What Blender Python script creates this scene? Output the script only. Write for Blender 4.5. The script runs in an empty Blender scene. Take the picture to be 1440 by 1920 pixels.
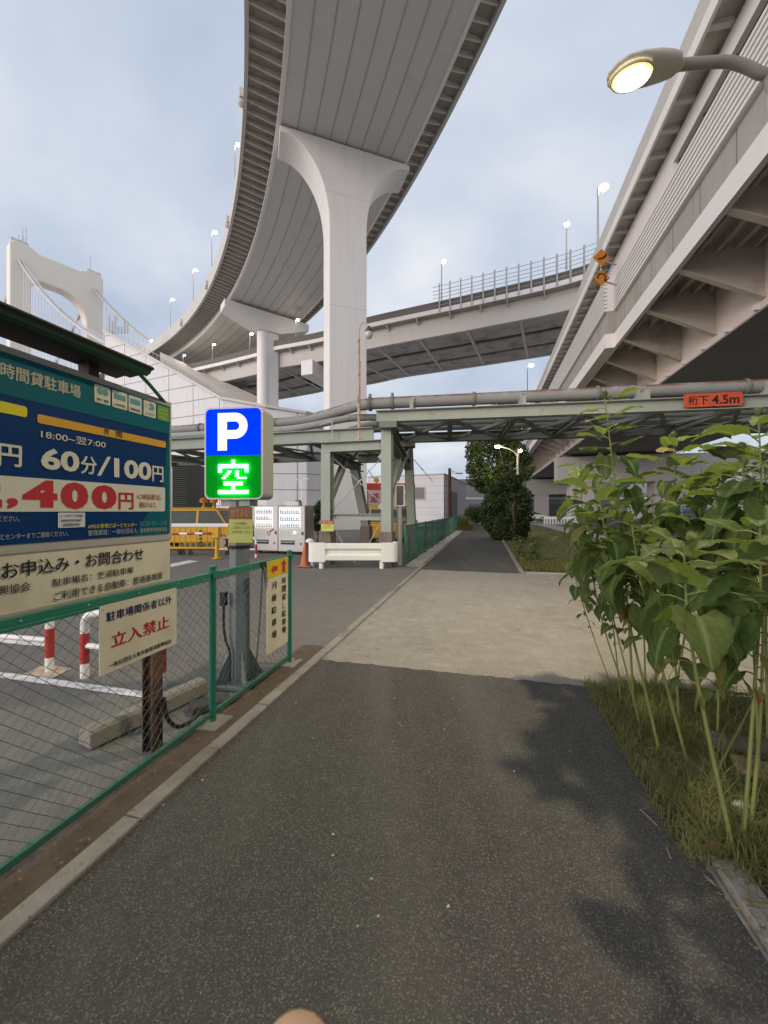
import bpy, math, random
from mathutils import Vector as V, Matrix as M, noise as mnoise
R = math.radians
random.seed(7)
SC = bpy.context.scene
COL = SC.collection
# ------------------------------------------------------------------ camera
F = 721.0; CX = 720.0; CY = 958.0; H0 = 1.6
cd = bpy.data.cameras.new('camera'); cam = bpy.data.objects.new('camera', cd); COL.objects.link(cam)
cam.location = (0, 0, H0); cam.rotation_euler = (R(90), 0, 0)
cd.sensor_fit = 'VERTICAL'; cd.sensor_height = 24; cd.lens = 24 * F / 1920
cd.shift_y = -2 / 1920; cd.clip_start = .02; cd.clip_end = 3000
SC.camera = cam
# ------------------------------------------------------------------ colour management
vs = SC.view_settings
vs.view_transform = 'Standard'; vs.look = 'None'; vs.exposure = 0; vs.gamma = 1
SC.cycles.use_denoising = True
SC.cycles.max_bounces = 8; SC.cycles.sample_clamp_indirect = 6
# ------------------------------------------------------------------ sky (overcast dusk, brighter behind the viewer)
w = bpy.data.worlds.new('World'); SC.world = w; w.use_nodes = True
nt = w.node_tree; N = nt.nodes; LK = nt.links; N.clear()
def nd(t, **k):
    n = N.new(t)
    for a, b in k.items(): setattr(n, a, b)
    return n
out = nd('ShaderNodeOutputWorld'); bg = nd('ShaderNodeBackground')
tc = nd('ShaderNodeTexCoord'); sep = nd('ShaderNodeSeparateXYZ')
LK.new(tc.outputs['Generated'], sep.inputs[0])
def mth(op, a, b=None, c=None, clamp=False):
    n = nd('ShaderNodeMath', operation=op); n.use_clamp = clamp
    for i, x in enumerate((a, b, c)):
        if x is None: continue
        if isinstance(x, (int, float)): n.inputs[i].default_value = x
        else: LK.new(x, n.inputs[i])
    return n.outputs[0]
den = mth('ADD', mth('MAXIMUM', sep.outputs[2], 0.0), .28)
cmb = nd('ShaderNodeCombineXYZ')
LK.new(mth('DIVIDE', sep.outputs[0], den), cmb.inputs[0]); LK.new(mth('DIVIDE', sep.outputs[1], den), cmb.inputs[1])
nz = nd('ShaderNodeTexNoise'); nz.inputs['Scale'].default_value = 1.25; nz.inputs['Detail'].default_value = 5; nz.inputs['Roughness'].default_value = .5
nz.inputs['Distortion'].default_value = .25
LK.new(cmb.outputs[0], nz.inputs['Vector'])
rmp = nd('ShaderNodeValToRGB'); cr = rmp.color_ramp
cr.elements[0].position = .37; cr.elements[0].color = (.46, .535, .67, 1)
cr.elements[1].position = .66; cr.elements[1].color = (.84, .85, .885, 1)
e = cr.elements.new(.5); e.color = (.60, .66, .775, 1)
LK.new(nz.outputs['Fac'], rmp.inputs[0])
sky = nd('ShaderNodeTexSky', sky_type='NISHITA'); sky.sun_disc = False
sky.sun_elevation = R(16); sky.sun_rotation = R(238); sky.air_density = 1.5; sky.dust_density = 2
mixn = nd('ShaderNodeMix', data_type='RGBA', blend_type='ADD'); mixn.inputs[0].default_value = .012
LK.new(rmp.outputs[0], mixn.inputs[6]); LK.new(sky.outputs[0], mixn.inputs[7])
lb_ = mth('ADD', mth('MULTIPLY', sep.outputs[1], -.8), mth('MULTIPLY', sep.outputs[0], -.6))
back = mth('MULTIPLY_ADD', lb_, 2.0, -.55, clamp=True)       # unseen sky behind and left of the viewer, boosted to light surfaces facing it
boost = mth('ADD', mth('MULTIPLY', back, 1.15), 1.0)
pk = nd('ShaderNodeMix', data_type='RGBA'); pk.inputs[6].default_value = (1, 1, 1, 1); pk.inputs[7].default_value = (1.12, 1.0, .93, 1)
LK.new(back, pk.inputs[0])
m2 = nd('ShaderNodeMix', data_type='RGBA', blend_type='MULTIPLY'); m2.inputs[0].default_value = 1
LK.new(mixn.outputs[2], m2.inputs[6]); LK.new(pk.outputs[2], m2.inputs[7])
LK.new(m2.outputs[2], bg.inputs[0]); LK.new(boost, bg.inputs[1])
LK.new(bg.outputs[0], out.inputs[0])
# ------------------------------------------------------------------ veiled sun low behind the viewer
sd = bpy.data.lights.new('sun', 'SUN'); so = bpy.data.objects.new('sun', sd); COL.objects.link(so)
sd.energy = 1.25; sd.angle = R(25); sd.color = (1, .9, .82)
so.rotation_euler = V((.80, .50, -.30)).to_track_quat('-Z', 'Y').to_euler()

# ------------------------------------------------------------------ measuring helpers
YAW = math.atan(190 / F)                       # the footpath runs this much to the right of straight ahead
DS = V((math.sin(YAW), math.cos(YAW), 0)); DT = V((math.cos(YAW), -math.sin(YAW), 0))
RZ = -YAW
def L(t, s, z=0): return DT * t + DS * s + V((0, 0, z))
def at(px, py, Y): return V(((px - CX) / F * Y, Y, H0 + (CY - py) / F * Y))
def gnd(px, py, z=0): return at(px, py, F * (H0 - z) / (py - CY))
def onT(px, py, t):
    k = (px - CX) / F
    Y = t / (DT.x * k + DT.y); p = at(px, py, Y)
    return p.dot(DS), p.z
def ts(p): return p.dot(DT), p.dot(DS)
def lerp(a, b, f): return a + (b - a) * f

# ------------------------------------------------------------------ mesh builder
class MB:
    def __init__(s): s.v = []; s.f = []; s.sm = []
    def add(s, vs, fs, smooth=False):
        o = len(s.v); s.v.extend(V(p) for p in vs)
        s.f.extend([tuple(i + o for i in f) for f in fs]); s.sm.extend([smooth] * len(fs))
        return s
    def hexa(s, p):      # 8 corners: bottom loop 0-3 then top loop 4-7
        return s.add(p, [(0, 3, 2, 1), (4, 5, 6, 7), (0, 1, 5, 4), (1, 2, 6, 5), (2, 3, 7, 6), (3, 0, 4, 7)])
    def box(s, c, d, ux=V((1, 0, 0)), uy=V((0, 1, 0)), uz=V((0, 0, 1))):
        c = V(c); a, b, h = ux * d[0] / 2, uy * d[1] / 2, uz * d[2] / 2
        return s.hexa([c - a - b - h, c + a - b - h, c + a + b - h, c - a + b - h, c - a - b + h, c + a - b + h, c + a + b + h, c - a + b + h])
    def pbox(s, t0, t1, s0, s1, z0, z1):   # box in the footpath frame
        return s.hexa([L(t0, s0, z0), L(t1, s0, z0), L(t1, s1, z0), L(t0, s1, z0), L(t0, s0, z1), L(t1, s0, z1), L(t1, s1, z1), L(t0, s1, z1)])
    def bar(s, p, q, w, h, up=V((0, 0, 1))):
        p, q = V(p), V(q); d = q - p; l = d.length
        if l < 1e-6: return s
        d /= l; x = d.cross(up)
        if x.length < 1e-3: x = d.cross(V((0, 1, 0)))
        x.normalize(); y = x.cross(d)
        return s.box((p + q) / 2, (w, l, h), x, d, y)
    def tube(s, pts, r, n=8, cap=True, smooth=True):
        pts = [V(p) for p in pts]; k = len(pts)
        rr = r if isinstance(r, (list, tuple)) else [r] * k
        d0 = (pts[1] - pts[0]).normalized()
        u = d0.cross(V((0, 0, 1)))
        if u.length < .05: u = d0.cross(V((0, 1, 0)))
        u.normalize(); vs_ = []; fs = []
        for i in range(k):
            if i == 0: d = d0
            elif i == k - 1: d = (pts[-1] - pts[-2]).normalized()
            else: d = ((pts[i + 1] - pts[i]).normalized() + (pts[i] - pts[i - 1]).normalized()).normalized()
            u = (u - d * u.dot(d)).normalized(); b = d.cross(u)
            for j in range(n):
                a = 2 * math.pi * j / n
                vs_.append(pts[i] + (u * math.cos(a) + b * math.sin(a)) * rr[i])
        for i in range(k - 1):
            for j in range(n):
                j2 = (j + 1) % n
                fs.append((i * n + j, i * n + j2, (i + 1) * n + j2, (i + 1) * n + j))
        o = len(s.v); s.add(vs_, fs, smooth)
        if cap:
            s.f.append(tuple(o + j for j in range(n))[::-1]); s.f.append(tuple(o + (k - 1) * n + j for j in range(n))); s.sm += [False, False]
        return s
    def prism(s, poly, o, ux, uy, ext, smooth=False):   # flat outline swept along ext
        n = len(poly); a = [V(o) + ux * p[0] + uy * p[1] for p in poly]; b = [p + ext for p in a]
        s.add(a + b, [tuple(range(n))[::-1], tuple(range(n, 2 * n))])
        o_ = len(s.v) - 2 * n
        for i in range(n):
            j = (i + 1) % n
            s.f.append((o_ + i, o_ + j, o_ + n + j, o_ + n + i)); s.sm.append(smooth)
        return s
    def loft(s, rings, closed=True, cap=False, smooth=True):
        n = len(rings[0]); vs_ = [p for r in rings for p in r]; fs = []
        for i in range(len(rings) - 1):
            for j in range(n if closed else n - 1):
                j2 = (j + 1) % n
                fs.append((i * n + j, i * n + j2, (i + 1) * n + j2, (i + 1) * n + j))
        o = len(s.v); s.add(vs_, fs, smooth)
        if cap:
            s.f.append(tuple(o + j for j in range(n))[::-1]); s.f.append(tuple(o + (len(rings) - 1) * n + j for j in range(n))); s.sm += [False, False]
        return s
    def lathe(s, prof, c=(0, 0, 0), n=16, ax=V((0, 0, 1)), cap=False):
        ax = V(ax).normalized(); u = ax.cross(V((0, 1, 0)))
        if u.length < .05: u = ax.cross(V((1, 0, 0)))
        u.normalize(); b = ax.cross(u); c = V(c)
        return s.loft([[c + ax * z + (u * math.cos(2 * math.pi * j / n) + b * math.sin(2 * math.pi * j / n)) * r for j in range(n)] for r, z in prof], True, cap)
    def quad(s, a, b, c, d): return s.add([a, b, c, d], [(0, 1, 2, 3)])
    def build(s, name, mat, parent=None, bevel=0):
        me = bpy.data.meshes.new(name)
        if parent is not None:
            mw = parent.matrix_basis.copy(); q_ = parent.parent
            while q_ is not None: mw = q_.matrix_basis @ mw; q_ = q_.parent
            inv = mw.inverted(); vs_ = [inv @ p for p in s.v]
        else: vs_ = s.v
        org = None
        if parent is None:
            n = len(vs_); lo = V((min(p.x for p in vs_), min(p.y for p in vs_), min(p.z for p in vs_))); hi = V((max(p.x for p in vs_), max(p.y for p in vs_), 0))
            org = V(((lo.x + hi.x) / 2, (lo.y + hi.y) / 2, lo.z)); vs_ = [p - org for p in vs_]
        me.from_pydata([tuple(p) for p in vs_], [], s.f)
        me.polygons.foreach_set('use_smooth', s.sm)
        me.materials.append(mat); me.update()
        if any(s.sm): me.set_sharp_from_angle(angle=R(40))
        o = bpy.data.objects.new(name, me); COL.objects.link(o)
        if parent is not None:
            o.parent = parent
        else: o.location = org
        if bevel:
            b = o.modifiers.new('bevel', 'BEVEL'); b.width = bevel; b.segments = 2; b.limit_method = 'ANGLE'; b.angle_limit = R(40)
        return o

def tag(o, label=None, cat=None, group=None, kind=None):
    if label: o['label'] = label
    if cat: o['category'] = cat
    if group: o['group'] = group
    if kind: o['kind'] = kind
    return o
def thing(name, label, cat, loc=(0, 0, 0), rz=0, group=None):
    o = bpy.data.objects.new(name, None); COL.objects.link(o)
    o.location = V(loc); o.rotation_euler = (0, 0, rz); o.empty_display_size = .3
    o.matrix_basis = M.Translation(V(loc)) @ M.Rotation(rz, 4, 'Z')
    return tag(o, label, cat, group)
def copy_tree(o, parent=None):
    c = o.copy(); COL.objects.link(c)
    if parent is not None: c.parent = parent
    for ch in [x for x in ALLCH(o)]: copy_tree(ch, c)
    return c
def ALLCH(o): return [x for x in bpy.data.objects if x.parent == o]

# ------------------------------------------------------------------ materials
def new_mat(name):
    m = bpy.data.materials.new(name); m.use_nodes = True; m.node_tree.nodes.clear(); return m
class NT:
    def __init__(s, m): s.t = m.node_tree
    def n(s, t, **k):
        n = s.t.nodes.new(t)
        for a, b in k.items(): setattr(n, a, b)
        return n
    def l(s, a, b): s.t.links.new(a, b)
    def noise(s, vec, scale, detail=4, rough=.55):
        n = s.n('ShaderNodeTexNoise'); n.inputs['Scale'].default_value = scale; n.inputs['Detail'].default_value = detail; n.inputs['Roughness'].default_value = rough
        s.l(vec, n.inputs['Vector']); return n.outputs['Fac']
    def ramp(s, fac, stops):
        n = s.n('ShaderNodeValToRGB'); c = n.color_ramp
        while len(c.elements) < len(stops): c.elements.new(.5)
        for e_, (p, col) in zip(c.elements, stops):
            e_.position = p; e_.color = (*col, 1) if len(col) == 3 else col
        s.l(fac, n.inputs[0]); return n.outputs[0]
    def mix(s, fac, a, b, blend='MIX'):
        n = s.n('ShaderNodeMix', data_type='RGBA', blend_type=blend)
        for i, x in ((0, fac), (6, a), (7, b)):
            if isinstance(x, (int, float)): n.inputs[i].default_value = x
            elif isinstance(x, tuple): n.inputs[i].default_value = (*x, 1) if len(x) == 3 else x
            else: s.l(x, n.inputs[i])
        return n.outputs[2]
    def scale(s, vec, sc):
        n = s.n('ShaderNodeMapping'); n.inputs['Scale'].default_value = sc; s.l(vec, n.inputs[0]); return n.outputs[0]
def g3(v): return (v, v, v)
def pmat(name, col, rough=.6, var=.14, scale=3., bump=.0, bscale=60., metal=0., dirt=None, streak=0., spec=.4, dcol=(.1, .085, .07)):
    m = new_mat(name); t = NT(m)
    tcn = t.n('ShaderNodeTexCoord').outputs['Object']
    f = t.noise(tcn, scale)
    c = t.mix(f, tuple(x * (1 - var) for x in col), tuple(min(1, x * (1 + var)) for x in col))
    if dirt:
        d = t.ramp(t.noise(tcn, dirt[0], 8, .65), [(dirt[1], g3(0)), (min(1, dirt[1] + .22), g3(dirt[2]))])
        c = t.mix(d, c, dcol)
    if streak:
        d = t.ramp(t.noise(t.scale(tcn, (2.2, 2.2, .12)), 2.0, 5, .6), [(.48, g3(0)), (.75, g3(streak))])
        c = t.mix(d, c, dcol)
    b = t.n('ShaderNodeBsdfPrincipled'); t.l(c, b.inputs['Base Color'])
    b.inputs['Roughness'].default_value = rough; b.inputs['Metallic'].default_value = metal; b.inputs['Specular IOR Level'].default_value = spec
    if bump:
        bn = t.n('ShaderNodeBump'); bn.inputs['Strength'].default_value = bump; bn.inputs['Distance'].default_value = .01
        t.l(t.noise(tcn, bscale, 3), bn.inputs['Height']); t.l(bn.outputs[0], b.inputs['Normal'])
    o = t.n('ShaderNodeOutputMaterial'); t.l(b.outputs[0], o.inputs[0]); return m
def emat(name, col, strength, var=.0):
    m = new_mat(name); t = NT(m)
    b = t.n('ShaderNodeBsdfPrincipled'); b.inputs['Base Color'].default_value = (*[min(.8, x * .12) for x in col], 1); b.inputs['Roughness'].default_value = .5; b.inputs['Specular IOR Level'].default_value = .12
    tcn = t.n('ShaderNodeTexCoord').outputs['Object']
    c = t.mix(t.noise(tcn, 4), tuple(x * (1 - var) for x in col), tuple(x * (1 + var) for x in col))
    t.l(c, b.inputs['Emission Color']); b.inputs['Emission Strength'].default_value = strength
    o = t.n('ShaderNodeOutputMaterial'); t.l(b.outputs[0], o.inputs[0]); return m
def glass_mat(name, col=(.02, .025, .03), rough=.08):
    return pmat(name, col, rough, .1, 2, spec=.6)
def asphalt_mat(name, base, warm, agg=1.0, big=.25, wear=0, tint=(.20, .19, .17)):
    m = new_mat(name); t = NT(m)
    tcn = t.n('ShaderNodeTexCoord').outputs['Object']
    wz = t.n('ShaderNodeTexNoise'); wz.inputs['Scale'].default_value = 55; wz.inputs['Detail'].default_value = 2; t.l(tcn, wz.inputs['Vector'])
    wsc = t.n('ShaderNodeVectorMath', operation='MULTIPLY_ADD'); t.l(wz.outputs['Color'], wsc.inputs[0]); wsc.inputs[1].default_value = (.016, .016, .016); t.l(tcn, wsc.inputs[2])
    wv_ = wsc.outputs[0]
    f1 = t.noise(tcn, 1.1, 6, .6); f2 = t.noise(tcn, 120, 3, .7); f3 = t.noise(tcn, .35, 3)
    c = t.mix(f3, base, warm)
    c = t.mix(t.ramp(f1, [(.3, g3(0)), (.75, g3(big))]), c, tuple(x * .55 for x in base))
    c = t.mix(t.ramp(t.noise(tcn, 5.5, 6, .65), [(.45, g3(0)), (.72, g3(.4))]), c, tuple(min(1, x * 1.4) for x in warm))
    c = t.mix(t.ramp(f2, [(.33, g3(.75)), (.62, g3(0))]), c, tuple(x * .45 for x in base))
    if wear:      # foot-worn streaks that run along the path
        mp_n = t.n('ShaderNodeMapping', vector_type='POINT'); mp_n.inputs['Rotation'].default_value = (0, 0, YAW); mp_n.inputs['Scale'].default_value = (1.5, .13, 1); t.l(tcn, mp_n.inputs[0])
        wn_ = t.noise(mp_n.outputs[0], 1.6, 5, .55)
        c = t.mix(t.ramp(wn_, [(.47, g3(0)), (.66, g3(wear))]), c, tuple(x * 1.75 for x in warm))
        c = t.mix(t.ramp(wn_, [(.33, g3(wear)), (.46, g3(0))]), c, tuple(x * .5 for x in base))
    vo = t.n('ShaderNodeTexVoronoi'); vo.inputs['Scale'].default_value = 135; t.l(wv_, vo.inputs['Vector'])
    sepc = t.n('ShaderNodeSeparateColor'); t.l(vo.outputs['Color'], sepc.inputs[0])
    pick = t.ramp(sepc.outputs[0], [(.30, g3(0)), (.98, g3(.85 * agg))])
    near = t.ramp(vo.outputs['Distance'], [(.30, g3(1)), (.55, g3(0))])
    msk = t.mix(1.0, pick, near, 'MULTIPLY')
    c = t.mix(msk, c, tint)
    vo2 = t.n('ShaderNodeTexVoronoi'); vo2.inputs['Scale'].default_value = 26; t.l(wv_, vo2.inputs['Vector'])
    sp2 = t.n('ShaderNodeSeparateColor'); t.l(vo2.outputs['Color'], sp2.inputs[0])
    m2_ = t.mix(1.0, t.ramp(sp2.outputs[1], [(.978, g3(0)), (.985, g3(1))]), t.ramp(vo2.outputs['Distance'], [(.12, g3(1)), (.17, g3(0))]), 'MULTIPLY')
    c = t.mix(m2_, c, (.5, .48, .44))
    # hairline cracks
    wv = t.n('ShaderNodeTexVoronoi', feature='DISTANCE_TO_EDGE'); wv.inputs['Scale'].default_value = .42  # even green emission stands in for LED light scattered over the panel
    wn = t.n('ShaderNodeTexNoise'); wn.inputs['Scale'].default_value = 2.5; t.l(tcn, wn.inputs['Vector'])
    wa = t.n('ShaderNodeVectorMath', operation='ADD'); t.l(tcn, wa.inputs[0]); t.l(wn.outputs['Color'], wa.inputs[1]); t.l(wa.outputs[0], wv.inputs['Vector'])
    c = t.mix(t.ramp(wv.outputs['Distance'], [(.0, g3(.22)), (.006, g3(0))]), c, (.03, .03, .03))
    b = t.n('ShaderNodeBsdfPrincipled'); t.l(c, b.inputs['Base Color']); b.inputs['Roughness'].default_value = .88; b.inputs['Specular IOR Level'].default_value = .25
    bn = t.n('ShaderNodeBump'); bn.inputs['Strength'].default_value = .6; bn.inputs['Distance'].default_value = .006
    t.l(f2, bn.inputs['Height']); t.l(bn.outputs[0], b.inputs['Normal'])
    o = t.n('ShaderNodeOutputMaterial'); t.l(b.outputs[0], o.inputs[0]); return m
def rust_mat(name, base, rust=(.16, .065, .03), lo=.5, hi=.62, scale=2.2, up=True):
    m = new_mat(name); t = NT(m)
    tcn = t.n('ShaderNodeTexCoord').outputs['Object']
    f = t.noise(tcn, scale, 9, .7)
    c = t.mix(t.noise(tcn, 1.2), tuple(x * .8 for x in base), tuple(x * 1.15 for x in base))
    r = t.ramp(f, [(lo, g3(0)), (hi, g3(1))])
    if up:
        gm = t.n('ShaderNodeNewGeometry'); sx = t.n('ShaderNodeSeparateXYZ'); t.l(gm.outputs['Normal'], sx.inputs[0])
        r = t.mix(1.0, r, t.ramp(sx.outputs[2], [(.3, g3(.12)), (.72, g3(1))]), 'MULTIPLY')
    rc = t.mix(t.noise(tcn, 14, 4), rust, tuple(min(1, x * 1.9) for x in rust))
    c = t.mix(r, c, rc)
    b = t.n('ShaderNodeBsdfPrincipled'); t.l(c, b.inputs['Base Color']); b.inputs['Roughness'].default_value = .7; b.inputs['Specular IOR Level'].default_value = .3
    o = t.n('ShaderNodeOutputMaterial'); t.l(b.outputs[0], o.inputs[0]); return m
def leaf_mat(name, a, b_, back, yellow=(.25, .2, .05), ysh=.08, trans=.25, veins=False):
    m = new_mat(name); t = NT(m)
    gm = t.n('ShaderNodeNewGeometry')
    rnd = gm.outputs['Random Per Island']; oi = t.n('ShaderNodeObjectInfo').outputs['Random']
    tcn = t.n('ShaderNodeTexCoord').outputs['Object']
    add = t.n('ShaderNodeMath', operation='ADD'); t.l(rnd, add.inputs[0]); t.l(oi, add.inputs[1])
    fr = t.n('ShaderNodeMath', operation='FRACT'); t.l(add.outputs[0], fr.inputs[0])
    c = t.mix(fr.outputs[0], a, b_)
    c = t.mix(t.ramp(t.noise(tcn, 9, 6, .7), [(.35, g3(.0)), (.7, g3(.4))]), c, tuple(x * .6 for x in a))
    f9 = t.n('ShaderNodeMath', operation='MULTIPLY'); t.l(fr.outputs[0], f9.inputs[0]); f9.inputs[1].default_value = 7.31
    f8 = t.n('ShaderNodeMath', operation='FRACT'); t.l(f9.outputs[0], f8.inputs[0])
    c = t.mix(t.ramp(f8.outputs[0], [(1 - ysh, g3(0)), (min(1, 1 - ysh + .05), g3(.7))]), c, yellow)
    c = t.mix(gm.outputs['Backfacing'], c, back)
    if veins:
        at_ = t.n('ShaderNodeAttribute', attribute_name='vein'); c = t.mix(at_.outputs['Fac'], c, tuple(min(1, x * 1.7 + .05) for x in b_))
    d = t.n('ShaderNodeBsdfPrincipled'); t.l(c, d.inputs['Base Color']); d.inputs['Roughness'].default_value = .55; d.inputs['Specular IOR Level'].default_value = .12
    tr = t.n('ShaderNodeBsdfTranslucent'); t.l(t.mix(1.0, c, (1.2, 1.3, .5), 'MULTIPLY'), tr.inputs[0])
    ms = t.n('ShaderNodeMixShader'); ms.inputs[0].default_value = trans
    t.l(d.outputs[0], ms.inputs[1]); t.l(tr.outputs[0], ms.inputs[2])
    o = t.n('ShaderNodeOutputMaterial'); t.l(ms.outputs[0], o.inputs[0]); return m
def panel_mat(name, col, line, sx, sz, wdt=.03, ax=(1, 0, 0), rough=.6, axz=(0, 0, 1), var=.08, streak=.12):
    """flat cladding with recessed joints every sx along ax and sz along axz"""
    m = new_mat(name); t = NT(m)
    tcn = t.n('ShaderNodeTexCoord').outputs['Object']
    def joint(axis, step):
        d = t.n('ShaderNodeVectorMath', operation='DOT_PRODUCT'); t.l(tcn, d.inputs[0]); d.inputs[1].default_value = axis
        a = t.n('ShaderNodeMath', operation='PINGPONG'); t.l(d.outputs['Value'], a.inputs[0]); a.inputs[1].default_value = step / 2
        b = t.n('ShaderNodeMath', operation='LESS_THAN'); t.l(a.outputs[0], b.inputs[0]); b.inputs[1].default_value = wdt
        return b.outputs[0]
    c = t.mix(t.noise(tcn, .35, 4), tuple(x * (1 - var) for x in col), tuple(min(1, x * (1 + var)) for x in col))
    if streak:
        c = t.mix(t.ramp(t.noise(t.scale(tcn, (1.5, 1.5, .08)), 1.5, 5, .6), [(.5, g3(0)), (.8, g3(streak * 2))]), c, tuple(x * .5 for x in col))
    if sx: c = t.mix(joint(ax, sx), c, line)
    if sz: c = t.mix(joint(axz, sz), c, line)
    b = t.n('ShaderNodeBsdfPrincipled'); t.l(c, b.inputs['Base Color']); b.inputs['Roughness'].default_value = rough; b.inputs['Specular IOR Level'].default_value = .3
    o = t.n('ShaderNodeOutputMaterial'); t.l(b.outputs[0], o.inputs[0]); return m

# ------------------------------------------------------------------ lettering (built-in font), fitted to a rectangle
def text_mesh(body, bold=0.):
    cu = bpy.data.curves.new('t', 'FONT'); cu.body = body; cu.size = 1; cu.resolution_u = 3; cu.offset = bold; cu.extrude = 0
    ob = bpy.data.objects.new('t', cu); COL.objects.link(ob)
    bpy.context.view_layer.update()
    dg = bpy.context.evaluated_depsgraph_get(); me = bpy.data.meshes.new_from_object(ob.evaluated_get(dg))
    vs_ = [v.co.copy() for v in me.vertices]; fs = [tuple(p.vertices) for p in me.polygons]
    bpy.data.objects.remove(ob); bpy.data.curves.remove(cu); bpy.data.meshes.remove(me)
    return vs_, fs
def text_to(mb, body, o, ux, uz, w_, h_, bold=.0, keep=False):
    """text filling the rectangle with corner o, width w_ along ux, height h_ along uz"""
    cjk = any(ord(c) > 0x2e80 for c in body)
    vs_, fs = text_mesh(body, 0 if cjk else bold)
    if not vs_: return mb
    x0, x1 = min(p.x for p in vs_), max(p.x for p in vs_); y0, y1 = min(p.y for p in vs_), max(p.y for p in vs_)
    sx = w_ / max(1e-6, x1 - x0); sy = h_ / max(1e-6, y1 - y0)
    nrm = ux.cross(uz); bo = min(bold, .022)
    reps = [(0, 0)] if not cjk or bo < .004 else [(-bo, 0), (bo, 0), (0, -bo * .7), (0, bo * .7)]
    for i, (dx, dy) in enumerate(reps):      # kanji are thickened by laying shifted copies a hair apart
        mb.add([V(o) + nrm * (.00025 * i) + ux * ((p.x - x0 + dx) * sx) + uz * ((p.y - y0 + dy) * sy) for p in vs_], fs)
    return mb
UZ = V((0, 0, 1))
def rrect(x0, y0, x1, y1, r, n=4):
    pts = []
    for cx, cy, a0 in ((x1 - r, y0 + r, -90), (x1 - r, y1 - r, 0), (x0 + r, y1 - r, 90), (x0 + r, y0 + r, 180)):
        for i in range(n + 1):
            a = R(a0 + 90 * i / n); pts.append((cx + r * math.cos(a), cy + r * math.sin(a)))
    return pts
# =================================================================== GROUND
m_path = asphalt_mat('path_asphalt', (.070, .068, .064), (.086, .081, .073), wear=.22)
m_lot = asphalt_mat('lot_asphalt', (.185, .178, .166), (.215, .205, .19), .6, .35)
m_cross = asphalt_mat('washed_concrete', (.28, .265, .235), (.38, .36, .32), 1.0, .6, tint=(.5, .46, .4))
m_road = asphalt_mat('road_asphalt', (.12, .11, .105), (.14, .115, .105), .4, .2)
m_ground = pmat('ground_bounce', (.42, .40, .37), .9, .2, .3, dirt=(.8, .5, .4))  # mostly unseen ground, made pale to bounce light onto the viaduct undersides
m_kerb = pmat('kerb_concrete', (.25, .24, .215), .9, .3, 6, .5, 70, dirt=(2.2, .44, .75), dcol=(.13, .115, .095))
m_soil = pmat('soil', (.10, .075, .055), .95, .4, 9, .8, 45, dirt=(6, .5, .5))
m_paint = pmat('road_paint', (.72, .72, .70), .7, .12, 6, dirt=(9, .47, .85), dcol=(.16, .155, .15))
m_paintred = pmat('road_red', (.22, .10, .08), .8, .2, 2)
def sheet(name, mat, polys, z):
    mb = MB()
    for p in polys: mb.add([L(a, b, z) for a, b in p], [tuple(range(len(p)))])
    return tag(mb.build(name, mat), kind='structure')
tag(MB().quad(V((-700, -500, -.03)), V((700, -500, -.03)), V((700, 900, -.03)), V((-700, 900, -.03))).build('ground', m_ground), kind='structure')
sheet('parking_lot', m_lot, [[(-34, -8), (-1.80, -8), (-1.80, 11.0), (-2.35, 11.0), (-2.35, 40), (-34, 40)]], -.012)
seam = [(lerp(.93, -1.715, i / 60), lerp(3.87, 3.84, i / 60) + .03 * mnoise.noise(V((i * .37, 2, 0))) + random.uniform(-.008, .008)) for i in range(61)]
sheet('path', m_path, [[(-1.715, -9), (1.0, -9), (1.0, 0)] + seam, [(-1.715, 10.45), (.86, 10.4), (.93, 50), (-1.715, 50)]], -.002)
sheet('crossing', m_cross, [[(-1.715, 3.7), (.93, 3.7), (1.2, 4.0), (4.6, 4.3), (7.6, 3.4), (7.6, 11.3), (.86, 10.4), (-1.715, 10.45)]], -.004)
sheet('road', m_road, [[(7.6, -30), (34, -30), (34, 200), (7.6, 200)]], -.014)
sheet('road_far', m_road, [[(-8, 50), (7.6, 50), (7.6, 58), (-8, 58)]], -.016)
# kerbs
kb = MB()
def kerbline(mb, t0, t1, s0, s1, z0, z1, step=.6):
    n = max(1, int((s1 - s0) / step))
    for i in range(n):
        a = lerp(s0, s1, i / n); b = lerp(s0, s1, (i + 1) / n) - .008
        dz = random.uniform(-.003, .003); mb.pbox(t0, t1, a, b, z0, z1 + dz)
kerbline(kb, -1.815, -1.715, -8, 11.2, -.2, .018)
tag(kb.build('kerb', m_kerb, bevel=.006), kind='structure')
kb = MB(); kerbline(kb, -1.83, -1.715, 11.25, 48, -.2, .02); kerbline(kb, .86, .97, 10.5, 48, -.2, .035)
tag(kb.build('kerb_far', m_kerb, bevel=.006), kind='structure')
kb = MB(); kerbline(kb, 1.0, 1.115, -6, 2.1, -.2, .02); tag(kb.build('kerb_bed', m_kerb, bevel=.006), kind='structure')
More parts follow.
